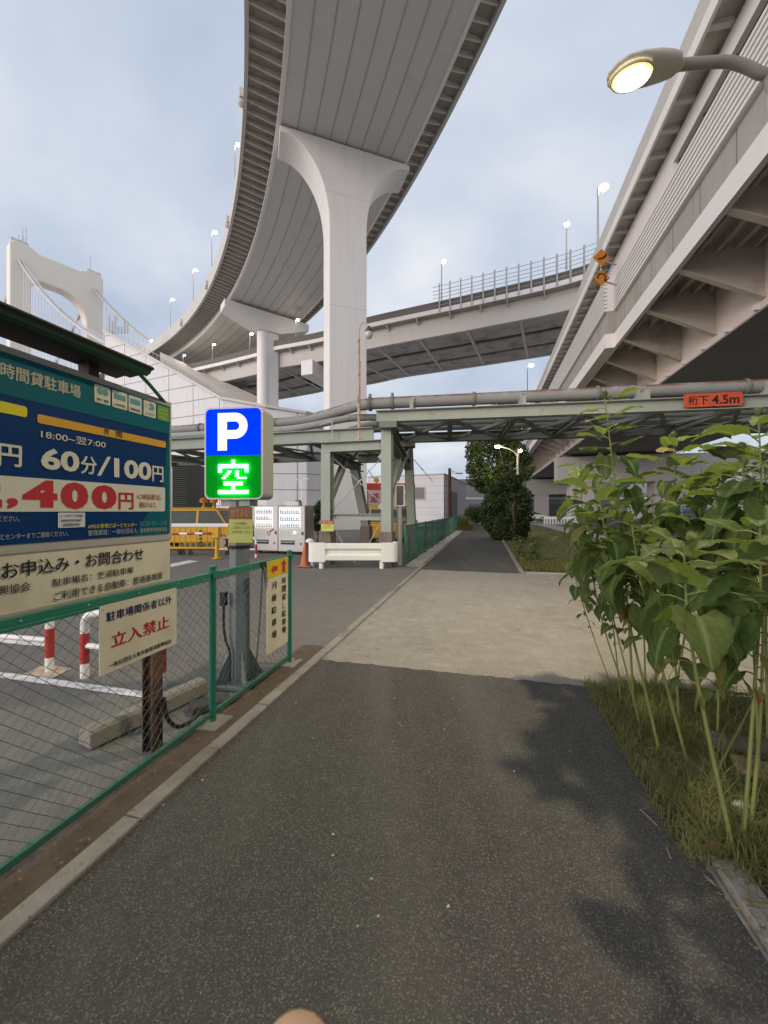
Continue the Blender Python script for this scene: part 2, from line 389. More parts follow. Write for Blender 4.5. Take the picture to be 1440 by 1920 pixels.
# soil strip under the fence
def heightfield(name, mat, t0, t1, s0, s1, nt_, ns_, z, amp, sc=3.0, kind='structure'):
    vs_ = []; fs = []
    for i in range(nt_ + 1):
        for j in range(ns_ + 1):
            t, s = lerp(t0, t1, i / nt_), lerp(s0, s1, j / ns_)
            e = min(i, nt_ - i) / nt_ * 2
            vs_.append(L(t, s, z + amp * (mnoise.fractal(V((t * sc, s * sc, 1.7)), 1.0, 2.0, 4)) * (.4 + .6 * e) + amp * .5 * e))
    for i in range(nt_):
        for j in range(ns_):
            k = i * (ns_ + 1) + j
            fs.append((k, k + ns_ + 1, k + ns_ + 2, k + 1))
    mb = MB().add(vs_, fs, True); return tag(mb.build(name, mat), kind=kind)
heightfield('soil_strip', m_soil, -2.1, -1.81, -6, 4.2, 8, 240, .0, .018, 6)
heightfield('planting_bed', m_soil, 1.117, 3.9, -5, 3.95, 40, 110, .0, .05, 2.2)
heightfield('verge', pmat('verge_turf', (.12, .125, .05), .95, .4, 2.5, .8, 30, dirt=(2, .5, .6), dcol=(.10, .085, .05)), .95, 5.8, 11.0, 48, 24, 120, .0, .06, 1.2)
# road paint
mk = MB()
def mark(mb, pts, z): mb.add([V((p.x, p.y, z)) for p in pts], [tuple(range(len(pts)))])
g = lambda x, y: gnd(x, y)
mark(mk, [g(-10, 1257), g(-10, 1268), g(322, 1314), g(330, 1303)], -.006)       # worn lines of the car park
mark(mk, [g(-10, 1196), g(-10, 1203), g(96, 1212), g(98, 1206)], -.006)
mark(mk, [g(320, 1057), g(355, 1050), g(372, 1052), g(320, 1063)], -.006)
mark(mk, [g(380, 1088), g(398, 1084), g(398, 1088), g(384, 1090)], -.006)
mark(mk, [g(450, 1066), g(462, 1064), g(464, 1067), g(452, 1069)], -.006)
for k in range(6):
    s0 = 23.5 + k * 1.0
    mk.add([L(8.2, s0, -.006), L(26, s0 - 3, -.006), L(26, s0 - 2.6, -.006), L(8.2, s0 + .4, -.006)], [(0, 1, 2, 3)])
mk.add([L(7.9, 10, -.006), L(8.05, 10, -.006), L(8.05, 90, -.006), L(7.9, 90, -.006)], [(0, 1, 2, 3)])
mk.add([L(-6, 50.3, -.006), L(7, 50.3, -.006), L(7, 52.4, -.006), L(-6, 52.4, -.006)], [(0, 1, 2, 3)])
tag(mk.build('road_markings', m_paint), kind='structure')

# =================================================================== BIG CURVED VIADUCT
m_steel = pmat('viaduct_paint', (.50, .485, .46), .55, .06, .25, dirt=(.6, .56, .35), streak=.12, dcol=(.26, .24, .21))
m_soffit = pmat('viaduct_soffit_paint', (.60, .585, .57), .6, .05, .35, dirt=(.5, .56, .2), dcol=(.25, .235, .215))
m_seam = pmat('weld_seam', (.40, .39, .38), .7, .1, 1)
m_rib = pmat('bracket_paint', (.54, .51, .47), .6, .1, .6, dirt=(1.2, .55, .5), dcol=(.2, .18, .15))
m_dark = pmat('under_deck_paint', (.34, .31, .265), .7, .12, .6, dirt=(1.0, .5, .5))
m_white = pmat('pier_paint', (.74, .725, .71), .5, .05, .2, streak=.22, dirt=(.35, .55, .35), dcol=(.5, .47, .43))
m_pier = panel_mat('pier_panels', (.74, .72, .70), (.60, .58, .56), 0, 9.4, .035, (1, 0, 0), .55, var=.05, streak=.10)
AC = V((-118.14, -13.4, 0))
def ap(r, th, z): return V((AC.x + r * math.cos(th), AC.y + r * math.sin(th), z))
HB = 31 + H0
def sweep(mb, prof, ths, smooth=False):
    n = len(prof)
    mb.loft([[ap(r, th, z) for r, z in prof] for th in ths], True, True, smooth)
def ths_(a, b, n): return [lerp(a, b, i / n) for i in range(n + 1)]
TH0, TH1 = R(-14), R(67)
cv = thing('curved_viaduct', 'high grey elevated road curving overhead from the top of the photo down to the left', 'viaduct', ap(123.5, R(22), 0))
b = MB(); TS = ths_(TH0, TH1, 130)
sweep(b, [(118.2, HB), (129.2, HB), (129.0, HB + 2.0), (118.5, HB + 2.0)], TS)
b.build('box_girder', m_soffit, cv)
b = MB(); sweep(b, [(118.10, HB - .12), (118.42, HB - .12), (118.42, HB + .05), (118.10, HB + .05)], TS); sweep(b, [(129.08, HB - .12), (129.3, HB - .12), (129.3, HB + .05), (129.08, HB + .05)], TS)
b.build('bottom_flange', m_white, cv)
b = MB()
for k in range(1, 8):
    r = 118.4 + (129.1 - 118.4) * k / 8
    sweep(b, [(r - .045, HB - .03), (r + .045, HB - .03), (r + .045, HB + .01), (r - .045, HB + .01)], TS)
b.build('girder_seams', m_seam, cv)
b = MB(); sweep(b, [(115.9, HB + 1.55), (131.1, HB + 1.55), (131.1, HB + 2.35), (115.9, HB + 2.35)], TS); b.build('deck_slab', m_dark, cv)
rest = MB(); cand = []
for i in range(170):
    th = TH0 + i * .95 / 123.5
    if th > TH1: break
    for ra, rb in ((118.5, 115.92), (129.05, 131.08)):
        d = .055 / 123.5
        hi = HB + 1.54; lo_in = HB + 1.0; lo_out = HB + 1.32
        cand.append((abs(th - R(27)), [ap(ra, th - d, lo_in), ap(rb, th - d, lo_out), ap(rb, th + d, lo_out), ap(ra, th + d, lo_in), ap(ra, th - d, hi), ap(rb, th - d, hi), ap(rb, th + d, hi), ap(ra, th + d, hi)]))
cand.sort(key=lambda q: q[0])
for k, (_, p8) in enumerate(cand):
    if k < 98: MB().hexa(p8).build('deck_bracket', m_rib, cv)
    else: rest.hexa(p8)
tag(rest.build('far_deck_brackets', m_rib, cv), kind='stuff')

b = MB()
sweep(b, [(115.62, HB + 1.15), (115.9, HB + 1.15), (115.9, HB + 3.3), (115.66, HB + 3.3)], TS)
sweep(b, [(131.1, HB + 1.15), (131.38, HB + 1.15), (131.34, HB + 3.3), (131.1, HB + 3.3)], TS)
b.build('parapet', m_steel, cv)
for k in range(4):
    th = R(22.5 + k * 7.3)
    c = ap(115.5, th, HB + 2.2); d = V((math.cos(th), math.sin(th), 0)); e_ = V((-d.y, d.x, 0)); b = MB()
    b.box(c, (.3, .8, .7), d, e_); b.lathe([(.001, -.75), (.2, -.62), (.3, -.4), (.3, -.3), (.001, -.3)], c + V((0, 0, -.1)), 10)
    b.build('drain_box', m_rib, cv)

# lamp standards (prototype at the origin, lamp head towards +x)
m_galv = pmat('galvanised_steel', (.42, .42, .42), .45, .12, 4, metal=.3)
m_lampglow = emat('lamp_glow', (1.0, .93, .78), 34)
m_lampglow2 = emat('lamp_glow_warm', (1.0, .80, .42), 30)
def mast(h, arm, label, group, glow=None, headr=.34, r=.07, name='lamp_mast'):
    t = thing(name, label, 'street lamp', group=group)
    MB().tube([(0, 0, 0), (0, 0, h * .5), (0, 0, h)], [r * 1.25, r, r * .8], 8).build('pole', m_galv, t)
    b = MB(); b.tube([(0, 0, h - .05), (arm * .5, 0, h + .08), (arm, 0, h + .12)], r * .6, 6)
    b.lathe([(.001, .14), (headr * .6, .13), (headr, .02), (headr, 0)], (arm + headr * .6, 0, h + .06), 10, V((.25, 0, 1)), False); b.build('lamp_head', m_galv, t)
    MB().lathe([(headr * .92, 0), (headr * .8, -.10), (headr * .45, -.2), (.001, -.24)], (arm + headr * .6, 0, h + .05), 10).build('lamp_bulb', glow or m_lampglow, t)
    return t
def place_mast(t, loc, rz=0, sc=1.0, label=None):
    t.location = loc; t.rotation_euler = (0, 0, rz); t.scale = (sc, sc, sc)
    if label: t['label'] = label
    return t
G = 'lamp masts along the outer edge of the curved viaduct'
lab = ['uppermost lamp mast beside the ribbed outer edge of the curved viaduct', 'second lamp mast down along the outer edge of the curved viaduct', 'third lamp mast down the outer edge of the curved viaduct, above its descending curve', 'lowest and leftmost lit lamp mast on the outer edge of the curved viaduct']
proto = mast(9.0, .5, lab[0], G, headr=.55, r=.13)
for i, (px, ptop) in enumerate(((440, 272), (397, 436), (362, 507), (319, 562))):
    # find the station of the outer parapet at this column
    best = min((abs(CX + F * ap(115.75, R(a / 10), 0).x / ap(115.75, R(a / 10), 0).y - px), a) for a in range(150, 670))[1]
    p = ap(115.75, R(best / 10), HB + 3.25)
    if i == 0: best -= 0
    ztop = H0 + (CY - ptop) / F * p.y
    o = proto if i == 0 else copy_tree(proto)
    k = (ztop - p.z) / 9.0
    place_mast(o, p, 0, k, lab[i])
# main pier of the curve
def pier_cap_poly(hw, tip, zb, z0, ztip, ztop, n=18):
    """front outline: column of half width hw, flaring by quarter curves to half width tip"""
    rt = [(hw, zb), (hw, z0)]
    for i in range(1, n + 1):
        a = i / n * math.pi / 2
        rt.append((hw + (tip - hw) * (1 - math.cos(a)), z0 + (ztip - z0) * math.sin(a) ** .92))
    rt.append((tip, ztop))
    return rt + [(-x, z) for x, z in reversed(rt)]
mp = thing('bridge_pier', 'tall white flared pier carrying the curved viaduct in the middle of the photo', 'pier', (-3.1, 33.6, 0))
ux = V((10.5, 3.6, 0)).normalized(); uy = V((-ux.y, ux.x, 0))
b = MB()
o0 = V((-3.05, 32.6, 0)) - uy * .1
b.prism(pier_cap_poly(1.62, 5.6, -.2, 25.2, 32.0, 32.45), o0, ux, UZ, uy * 2.7, True)
pm = b.build('pier_column', m_pier, mp, bevel=.05)
b = MB(); b.box(o0 + uy * 1.35 + V((0, 0, 32.52)), (10.6, 1.6, .15), ux, uy); b.build('bearing_beam', m_dark, mp)
# second pier (round column and hammerhead)
sp = thing('hammerhead_pier', 'slimmer pier with a hammerhead beam under the far part of the curved viaduct', 'pier', (-18.6, 60, 0))
thp = math.atan2(60 - AC.y, -18.6 - AC.x); ux2 = V((math.cos(thp), math.sin(thp), 0)); uy2 = V((-ux2.y, ux2.x, 0))
cp = ap(124.2, thp, 0)
b = MB(); b.tube([cp + ux2 * -.7 + V((0, 0, -.2)), cp + ux2 * -.7 + V((0, 0, 30))], 1.0, 20, smooth=True); b.box(cp + ux2 * .5 + V((0, 0, 15)), (1.7, 1.7, 30), ux2, uy2)
b.build('pier_column', m_white, sp)
b = MB(); b.prism([(-1.8, 29.3), (1.6, 29.3), (6.4, 31.1), (6.4, 32.2), (-6.8, 32.2), (-6.8, 31.1)], cp - uy2 * 1.2, ux2, UZ, uy2 * 2.4); b.build('hammerhead_beam', m_white, sp, bevel=.05)
b = MB()
for k in (-4.6, 4.4): b.box(cp + ux2 * k + V((0, 0, 32.4)), (1.2, 1.2, .5), ux2, uy2)
b.build('bearing', m_dark, sp)

# =================================================================== LOWER RAMP VIADUCT behind the pier
RP = [at(1300, 470, 38.0), at(1090, 520, 45.3), at(900, 570, 50.6), at(681, 613, 57.5), at(601, 637, 61.8), at(513, 654, 65.2), at(478, 666, 67.9), at(362, 694, 75.0)]
RP = [V((p.x, p.y, 0)) * .92 for p in RP]
RP.insert(0, V((54, 25, 0))); RP.append(V((-57, 79, 0)))
def smooth_poly(P, n):
    out_ = []
    for i in range(len(P) - 1):
        p0 = P[max(0, i - 1)]; p1 = P[i]; p2 = P[i + 1]; p3 = P[min(len(P) - 1, i + 2)]
        for k in range(n):
            t = k / n
            out_.append(.5 * ((2 * p1) + (-p0 + p2) * t + (2 * p0 - 5 * p1 + 4 * p2 - p3) * t * t + (-p0 + 3 * p1 - 3 * p2 + p3) * t ** 3))
    out_.append(P[-1].copy()); return out_
RS = smooth_poly(RP, 8)
def frames(P):
    fr = []
    for i, p in enumerate(P):
        d = (P[min(i + 1, len(P) - 1)] - P[max(0, i - 1)]).normalized(); fr.append((p, V((d.y, -d.x, 0)) if V((d.y, -d.x, 0)).y > 0 else V((-d.y, d.x, 0))))
    return fr
RF = frames(RS)
ZE = 25.3 + H0
def rsweep(mb, prof, fr=None):   # prof: (distance behind the near edge, z above the edge)
    mb.loft([[p + n * u + V((0, 0, ZE + z)) for u, z in prof] for p, n in (fr or RF)], True, True, False)
rv = thing('ramp_viaduct', 'grey straight elevated road crossing behind the white pier, fenced at its right end', 'viaduct', (-3, 55, 0))
b = MB(); rsweep(b, [(.9, -2.7), (1.3, -2.7), (1.3, -.2), (.9, -.2)]); rsweep(b, [(13.4, -2.7), (13.8, -2.7), (13.8, -.2), (13.4, -.2)])
b.build('side_girder', m_steel, rv)
b = MB(); rsweep(b, [(1.3, -2.55), (5.0, -2.55), (5.0, -2.3), (1.3, -2.3)]); rsweep(b, [(6.0, -2.55), (9.4, -2.55), (9.4, -2.3), (6.0, -2.3)]); rsweep(b, [(10.2, -2.55), (13.4, -2.55), (13.4, -2.3), (10.2, -2.3)])
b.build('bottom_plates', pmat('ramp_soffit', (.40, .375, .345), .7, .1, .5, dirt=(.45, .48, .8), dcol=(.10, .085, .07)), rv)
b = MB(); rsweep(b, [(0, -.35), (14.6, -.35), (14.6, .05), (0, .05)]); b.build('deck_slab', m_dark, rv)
b = MB(); rsweep(b, [(-.12, -.3), (0, -.3), (0, .25), (-.12, .25)]); b.build('edge_beam', m_white, rv)
b = MB(); rsweep(b, [(0.02, .05), (.28, .05), (.24, 1.25), (.04, 1.25)]); rsweep(b, [(14.3, .05), (14.6, .05), (14.6, 1.2), (14.3, 1.2)]); b.build('parapet', pmat('ramp_parapet', (.16, .145, .13), .8, .2, .8, dirt=(.8, .5, .5)), rv)
b = MB()
acc = 0
for i in range(1, len(RF)):
    p, n = RF[i]; q = RF[i - 1][0]; acc += (p - q).length
    if acc > 3.0:
        acc = 0; d = V((n.y, -n.x, 0))
        b.hexa([p + n * .08 + d * a + V((0, 0, ZE + z)) if False else p + n * u + d * a + V((0, 0, ZE + z)) for u, a, z in ((.9, -.06, -1.0), (.9, .06, -1.0), (.05, .06, -.5), (.05, -.06, -.5), (.9, -.06, -.3), (.9, .06, -.3), (.05, .06, -.3), (.05, -.06, -.3))])
b.build('edge_brackets', m_rib, rv)
b = MB(); acc = 0
for i in range(1, len(RF)):
    p, n = RF[i]; acc += (p - RF[i - 1][0]).length
    if acc > 5.5:
        acc = 0; d = V((n.y, -n.x, 0)); b.box(p + n * 7.3 + V((0, 0, ZE - 2.45)), (12.2, .35, .45), n, d)
b.build('cross_beams', m_rib, rv)
# tall fence on the ramp's right part
fr_ = [f for f in RF if CX + F * f[0].x / f[0].y > 798 and f[0].x < 34]
fn = thing('wind_fence', 'pale tall railing fence standing on the right part of the ramp viaduct', 'fence', fr_[len(fr_) // 2][0] + V((0, 0, ZE)))
pts = [p for p, n in fr_]; tot = sum((pts[i + 1] - pts[i]).length for i in range(len(pts) - 1))
def along(P, d):
    for i in range(len(P) - 1):
        l = (P[i + 1] - P[i]).length
        if d <= l: return P[i].lerp(P[i + 1], d / l)
        d -= l
    return P[-1]
k = 0
dd = 0.0
while dd < tot:
    p = along(pts, dd) + V((0, -.22, ZE - .2)); MB().box(p + V((0, 0, 1.75)), (.14, .2, 3.5)).build('fence_post', m_galv, fn); dd += .9 if dd < 3 else 1.35
b = MB()
for h in (.8, 1.3, 1.75, 2.2, 2.65, 3.2): b.tube([p + V((0, -.2, ZE - .2 + h)) for p in pts], .035, 4, smooth=False)
b.build('fence_rails', m_galv, fn)
# pier of the ramp
rp = thing('ramp_pier', 'concrete portal pier under the ramp viaduct, half hidden behind the white pier', 'pier', (-12, 64, 0))
b = MB(); pa, na = RF[min(range(len(RF)), key=lambda i: abs(RF[i][0].x + 11.5))]
d = V((na.y, -na.x, 0)); b.box(pa + na * 7.3 + V((0, 0, ZE - 3.9)), (15.5, 2.0, 2.2), na, d); b.build('crossbeam', m_white, rp, bevel=.05)
b = MB(); b.box(pa + na * 11.5 + V((0, 0, (ZE - 5) / 2)), (2.2, 2.0, ZE - 5), na, d); b.build('pier_column', m_white, rp)
# low lamps on the ramp
G = 'short lamps along the ramp under the curved viaduct'
lab = ['lit lamp on the ramp viaduct close to the left side of the white pier', 'lit lamp on the ramp viaduct just left of the hammerhead pier', 'lit lamp on the ramp viaduct under the middle of the dark curved soffit', 'leftmost short lit lamp on the ramp under the curved viaduct']
pr = None
for i, (px, ptop, pbot) in enumerate(((560, 600, 632), (472, 626, 664), (403, 646, 682), (345, 666, 694))):
    j = min(range(len(RF)), key=lambda q: abs(CX + F * RF[q][0].x / RF[q][0].y - px)); p = RF[j][0] + V((0, .3, 0))
    z0 = ZE + 1.2; z1 = H0 + (CY - ptop) / F * p.y
    if pr is None: pr = o = mast(4.0, .25, lab[0], G, headr=.4)
    else: o = copy_tree(pr)
    place_mast(o, V((p.x, p.y, z0)), 0, max(.4, (z1 - z0) / 4.0), lab[i])
    ld = bpy.data.lights.new('ramp_lamp_light', 'POINT'); ld.energy = 60; ld.color = (1, .86, .62); ld.shadow_soft_size = .3
    lo = bpy.data.objects.new('ramp_lamp_light', ld); COL.objects.link(lo); lo.parent = o; lo.location = (.45, 0, 3.6)
# =================================================================== DOUBLE-DECK VIADUCT on the right, parallel to the path
m_pink = pmat('girder_cream_paint', (.70, .60, .56), .55, .05, .2, dirt=(.5, .55, .3), streak=.12, dcol=(.45, .37, .33))
m_fascia = pmat('fascia_paint', (.70, .67, .66), .5, .04, .3, streak=.1, dcol=(.45, .42, .4))
m_concpanel = panel_mat('parapet_concrete', (.34, .32, .295), (.16, .15, .14), 2.0, 0, .03, (DS.x, DS.y, 0), .85, var=.18, streak=.3)
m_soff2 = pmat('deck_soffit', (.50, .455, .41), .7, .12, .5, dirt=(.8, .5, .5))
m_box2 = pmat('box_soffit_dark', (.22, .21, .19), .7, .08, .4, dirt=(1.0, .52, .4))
dv = thing('double_deck_viaduct', 'pale double-deck elevated expressway running along the right side of the photo', 'viaduct', L(12, 15, 0), RZ)
S0, S1 = -34, 150; SJ = 25.2
def pp(mb, prof, s0, s1, smooth=False): mb.prism(prof, L(0, s0, 0), DT, UZ, DS * (s1 - s0), smooth)
b = MB(); pp(b, [(10.3, 9.35), (10.34, 9.35), (10.34, 12.0), (10.3, 12.0)], S0, S1)
pp(b, [(24, 9.35), (24.04, 9.35), (24.04, 12.0), (24, 12.0)], S0, S1); b.build('girder_web', m_pink, dv)
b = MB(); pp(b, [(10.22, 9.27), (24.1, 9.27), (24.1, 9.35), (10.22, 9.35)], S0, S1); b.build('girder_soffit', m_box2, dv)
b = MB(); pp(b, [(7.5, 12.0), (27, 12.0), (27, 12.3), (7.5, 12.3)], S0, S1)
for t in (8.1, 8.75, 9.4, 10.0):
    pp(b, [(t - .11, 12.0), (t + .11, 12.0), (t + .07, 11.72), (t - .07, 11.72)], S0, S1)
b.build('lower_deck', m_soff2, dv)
for lo_, hi_, off in ((S0, SJ, 0), (SJ, S1, -.5)):
    b = MB(); pp(b, [(7.3 + off, 11.17), (7.5 + off * 0, 11.17), (7.5, 12.0), (7.3 + off, 12.0)], lo_, hi_); b.build('fascia', m_fascia, dv)
    b = MB(); pp(b, [(7.44 + off, 12.0), (7.7, 12.0), (7.7, 13.33), (7.44 + off, 13.33)], lo_, hi_); b.build('lower_parapet', m_concpanel, dv)
    b = MB()
    z0, z1, n = 13.33, 15.16, 8; hz = (z1 - z0) / n
    prof = [(7.62, z0 - .02)]
    for k in range(n):
        zz = z0 + k * hz
        prof += [(7.32 + off, zz), (7.26 + off, zz + hz * .12), (7.26 + off, zz + hz * .68), (7.44 + off, zz + hz * .74), (7.44 + off, zz + hz * .99)]
    prof += [(7.62, z1)]
    pp(b, prof, lo_, hi_); b.build('ridged_panels', m_fascia, dv)
b = MB(); pp(b, [(7.52, 15.1), (7.6, 15.1), (7.6, 15.7), (7.52, 15.7)], S0, 17.9); b.build('window_band', glass_mat('tinted_panel', (.03, .032, .035), .2), dv)
m_dpost = pmat('dark_post', (.08, .08, .08), .5)
for k in range(12):
    s = 17.8 - k * 1.8; b = MB(); b.pbox(7.44, 7.52, s - .04, s + .04, 15.14, 15.62); b.build('window_post', m_dpost, dv)
b = MB(); pp(b, [(7.3, 15.6), (7.5, 15.6), (7.5, 16.38), (7.3, 16.38)], S0, 17.9); pp(b, [(7.3, 15.16), (7.5, 15.16), (7.5, 16.38), (7.3, 16.38)], 17.9, S1); b.build('upper_wall', m_fascia, dv)
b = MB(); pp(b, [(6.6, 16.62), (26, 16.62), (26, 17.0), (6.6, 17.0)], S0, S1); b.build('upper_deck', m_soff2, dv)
rest = MB()
for k in range(163):
    s = S0 + .565 + k * 1.13
    b = MB() if 5 < s < 110 else rest
    b.hexa([L(7.3, s - .09, 16.42), L(7.3, s + .09, 16.42), L(6.62, s + .09, 16.48), L(6.62, s - .09, 16.48), L(7.3, s - .07, 16.62), L(7.3, s + .07, 16.62), L(6.62, s + .07, 16.62), L(6.62, s - .07, 16.62)])
    if b is not rest: b.build('upper_bracket', m_rib, dv)
tag(rest.build('far_upper_brackets', m_rib, dv), kind='stuff')

b = MB(); pp(b, [(6.52, 16.36), (6.62, 16.36), (6.62, 16.85), (6.52, 16.85)], S0, S1); b.build('edge_strip', m_white, dv)
b = MB(); pp(b, [(6.56, 16.85), (6.8, 16.85), (6.76, 17.75), (6.56, 17.75)], S0, S1); b.build('upper_parapet', m_steel, dv)
for k in range(58):
    s = 14.7 + (k - 15) * 3.2
    if s > S1: break
    b = MB()
    b.hexa([L(10.3, s - .05, 9.75), L(10.3, s + .05, 9.75), L(7.5, s + .05, 11.25), L(7.5, s - .05, 11.25), L(10.3, s - .05, 12), L(10.3, s + .05, 12), L(7.5, s + .05, 12), L(7.5, s - .05, 12)])
    b.hexa([L(10.3, s - .14, 9.69), L(10.3, s + .14, 9.69), L(7.5, s + .14, 11.19), L(7.5, s - .14, 11.19), L(10.3, s - .14, 9.75), L(10.3, s + .14, 9.75), L(7.5, s + .14, 11.25), L(7.5, s - .14, 11.25)])
    b.build('cantilever_bracket', m_soff2, dv)

for k in range(40):
    s = 3 + k * 1.9; b = MB(); b.pbox(10.12, 10.3, s - .06, s + .06, 9.42, 9.62); b.build('web_lug', m_fascia, dv)

for s in (14.0, 30.0, 46, 62): b = MB(); b.pbox(10.24, 10.3, s, s + .25, 9.4, 11.99); b.build('web_stiffener', m_fascia, dv)
# piers of the double deck viaduct
G = 'portal piers under the double-deck viaduct'
pd = None
m_portal = pmat('portal_concrete', (.48, .465, .44), .8, .06, .3, streak=.25, dirt=(.5, .55, .3), dcol=(.28, .26, .24))
for i, s in enumerate((58, 96, 134)):
    if pd is None:
        pd = o = thing('portal_pier', 'nearest pale concrete portal pier under the right-hand viaduct, seen through the plants', 'pier', L(17.5, s, 0), RZ, G)
        MB().pbox(9.5, 34, s - 1.4, s + 1.4, 5.4, 8.9).build('crossbeam', m_portal, o, bevel=.06)
        for t in (12.6, 22.6, 31.5): MB().pbox(t - 1.5, t + 1.5, s - 1.3, s + 1.3, -.2, 5.4).build('pier_column', m_portal, o, bevel=.06)
        bb = MB()
        for t in (10.9, 23.3): bb.pbox(t - .5, t + .5, s - .5, s + .5, 8.9, 9.27)
        bb.build('bearing', m_dark, o)
    else:
        o = copy_tree(pd); o.location = L(17.5, s, 0)
        o['label'] = ('middle portal pier of the right-hand viaduct, behind the nearest one', 'farthest portal pier of the right-hand viaduct')[i - 1]
# a near pier out of view carries the span overhead
o = copy_tree(pd); o.location = L(17.5, -18, 0); o['label'] = 'portal pier of the right-hand viaduct standing behind the viewer'
# lamps on the viaducts
def mst(px, ptop, Y, pbot, label, head=.34, rz=0, glow=None, arm=.4):
    p = at(px, pbot, Y); z1 = H0 + (CY - ptop) / F * Y
    return place_mast(mast(4.0, arm, label, 'lamp masts on the right-hand viaducts', glow, head, .06), p, rz, (z1 - p.z) / 4.0)
mst(1121, 352, 23.8, 474, 'lit lamp mast on the double-deck viaduct above the orange signs', .27, 0, m_lampglow2, .22)
mst(1062, 413, 42.7, 505, 'slim lit lamp mast rising from the railing fence of the ramp', .22, R(60))
mst(828, 485, 49.3, 562, 'lit lamp mast at the left end of the railing fence on the ramp', .22, R(60))
mst(989, 685, 62, 742, 'lit lamp mast on the double-deck viaduct seen just above the rusty pipe', .34, 0, m_lampglow2, .3)
# orange diamond signs
m_orange = pmat('sign_orange', (.48, .17, .015), .5, .08, 5)
m_black = pmat('black_paint', (.012, .012, .012), .5, .1, 5)
def diamond(py, bend):
    p = at(1128, py, 21.0)
    t = thing('warning_sign', '%s of two orange diamond signs with black arrows on the viaduct' % ('lower' if bend else 'upper'), 'traffic sign', p, R(0), 'orange diamond signs on the double-deck viaduct')
    b = MB(); a = .46; b.prism([(0, -a), (a, 0), (0, a), (-a, 0)], p, V((1, 0, 0)), UZ, V((0, .04, 0))); b.build('sign_plate', m_orange, t)
    b = MB(); o_ = p + V((0, -.008, 0))
    if bend:
        for i in range(10):
            a0, a1 = R(-20 + 22 * i), R(-20 + 22 * (i + 1))
            b.add([o_ + V((math.cos(x) * r, 0, math.sin(x) * r + .02)) for x, r in ((a0, .17), (a1, .17), (a1, .25), (a0, .25))], [(0, 1, 2, 3)])
        b.add([o_ + V(q) for q in ((.1, 0, -.08), (.33, 0, -.08), (.21, 0, -.24))], [(0, 1, 2)])
    else:
        b.add([o_ + V(q) for q in ((-.2, 0, -.14), (.02, 0, -.14), (.2, 0, -.04), (.2, 0, .08), (0, 0, -.04), (-.2, 0, -.06))], [(0, 1, 2, 3, 4, 5)])
        b.add([o_ + V(q) for q in ((.1, 0, .02), (.3, 0, .02), (.24, 0, .2))], [(0, 1, 2)])
    b.build('arrow', m_black, t)
    MB().tube([p + V((0, .06, -.5)), p + V((0, .06, .55))], .04, 6).build('post', m_galv, t)
    MB().bar(p + V((0, .06, -.1)), p + V((1.1, .5, -.1)), .06, .06).build('bracket', m_galv, t)
diamond(482, 0); diamond(521, 1)

# =================================================================== SUSPENSION BRIDGE
m_tower = pmat('tower_paint', (.70, .645, .56), .55, .03, .05, streak=.1, dcol=(.55, .5, .43))
m_cable = pmat('cable_paint', (.50, .49, .48), .5, .08, .3)
A = V((-170, 179, 0)); B = V((-153, 202, 0)); uu = (B - A).normalized(); ax = V((uu.y, -uu.x, 0))
if ax.x < 0: ax = -ax
W = (B - A).length
br = thing('suspension_bridge', 'large cream suspension bridge tower with its cables, far left above the parking sign', 'bridge', (A + B) / 2)
ZT = 124 + H0
b = MB(); hw = 3.7
poly = [(-hw, 0), (hw, 0)]
n = 10; half = 6.5; half2 = 9.0
for i in range(n + 1):
    a = i / n * math.pi / 2
    poly.append((hw + 3.2 * (1 - math.cos(a)), 105 + 5.5 * math.sin(a)))
for i in range(n, -1, -1):
    a = i / n * math.pi / 2
    poly.append((W - hw - 11 * (1 - math.cos(a)), 98 + 12.5 * math.sin(a)))
poly += [(W - hw, 0), (W + hw, 0), (W + hw, ZT - 2), (W + hw - 1.5, ZT), (W - hw + 1, ZT), (W - hw - 3, ZT - 2.2), (hw + 3, ZT - 2.2), (hw - 1, ZT), (-hw + 1.5, ZT), (-hw, ZT - 2)]
b.prism(poly, A - ax * 3.4, uu, UZ, ax * 6.8); b.build('tower', m_tower, br, bevel=.6)
b = MB()
for base in (A, B):
    for q in range(7): 
        p = base + uu * random.uniform(-3, 3) + ax * random.uniform(-3, 3); b.tube([p + V((0, 0, ZT - 1)), p + V((0, 0, ZT + random.choice((2.0, 3, 6.5, 9))))], .16, 4)
    b.box(base + V((0, 0, ZT + .5)), (6, 4, 1.4), uu, ax)
b.build('antennas', m_cable, br)
b = MB(); hb = MB()
for base in (A, B):
    tip = base + V((0, 0, ZT - 6))
    end = base + ax * 112 + V((0, 0, 50))
    pts = []
    for i in range(25):
        f = i / 24; p = tip.lerp(end, f); p.z -= 9 * 4 * f * (1 - f) * .55; pts.append(p)
    for e_ in (-.8, .8): b.tube([p + uu * e_ for p in pts], .42, 6)
    b.tube([p + V((0, 0, 1.3)) for p in pts], .1, 4)
    mn = []
    for i in range(25):
        f = i / 24; p = tip - ax * (285 * f); p.z = ZT - 6 - (62) * (1 - (1 - f) ** 2); mn.append(p)
    b.tube(mn, .9, 6)
    for i in range(2, 24):
        for src in (pts, mn):
            p = src[i]
            if p.z > 52: hb.tube([V((p.x, p.y, 50)), p], .09, 3, smooth=False); hb.tube([V((p.x, p.y, 50)) + ax * .5, p + ax * .5], .09, 3, smooth=False)
b.build('main_cables', m_cable, br); tag(hb.build('hangers', pmat('hanger', (.6, .6, .62), .5), br), kind='stuff')
b = MB(); b.box((A + B) / 2 + ax * -40 + V((0, 0, 48)), (W - 1, 300, 5), uu, ax); b.build('bridge_deck', m_steel, br)
b = MB()
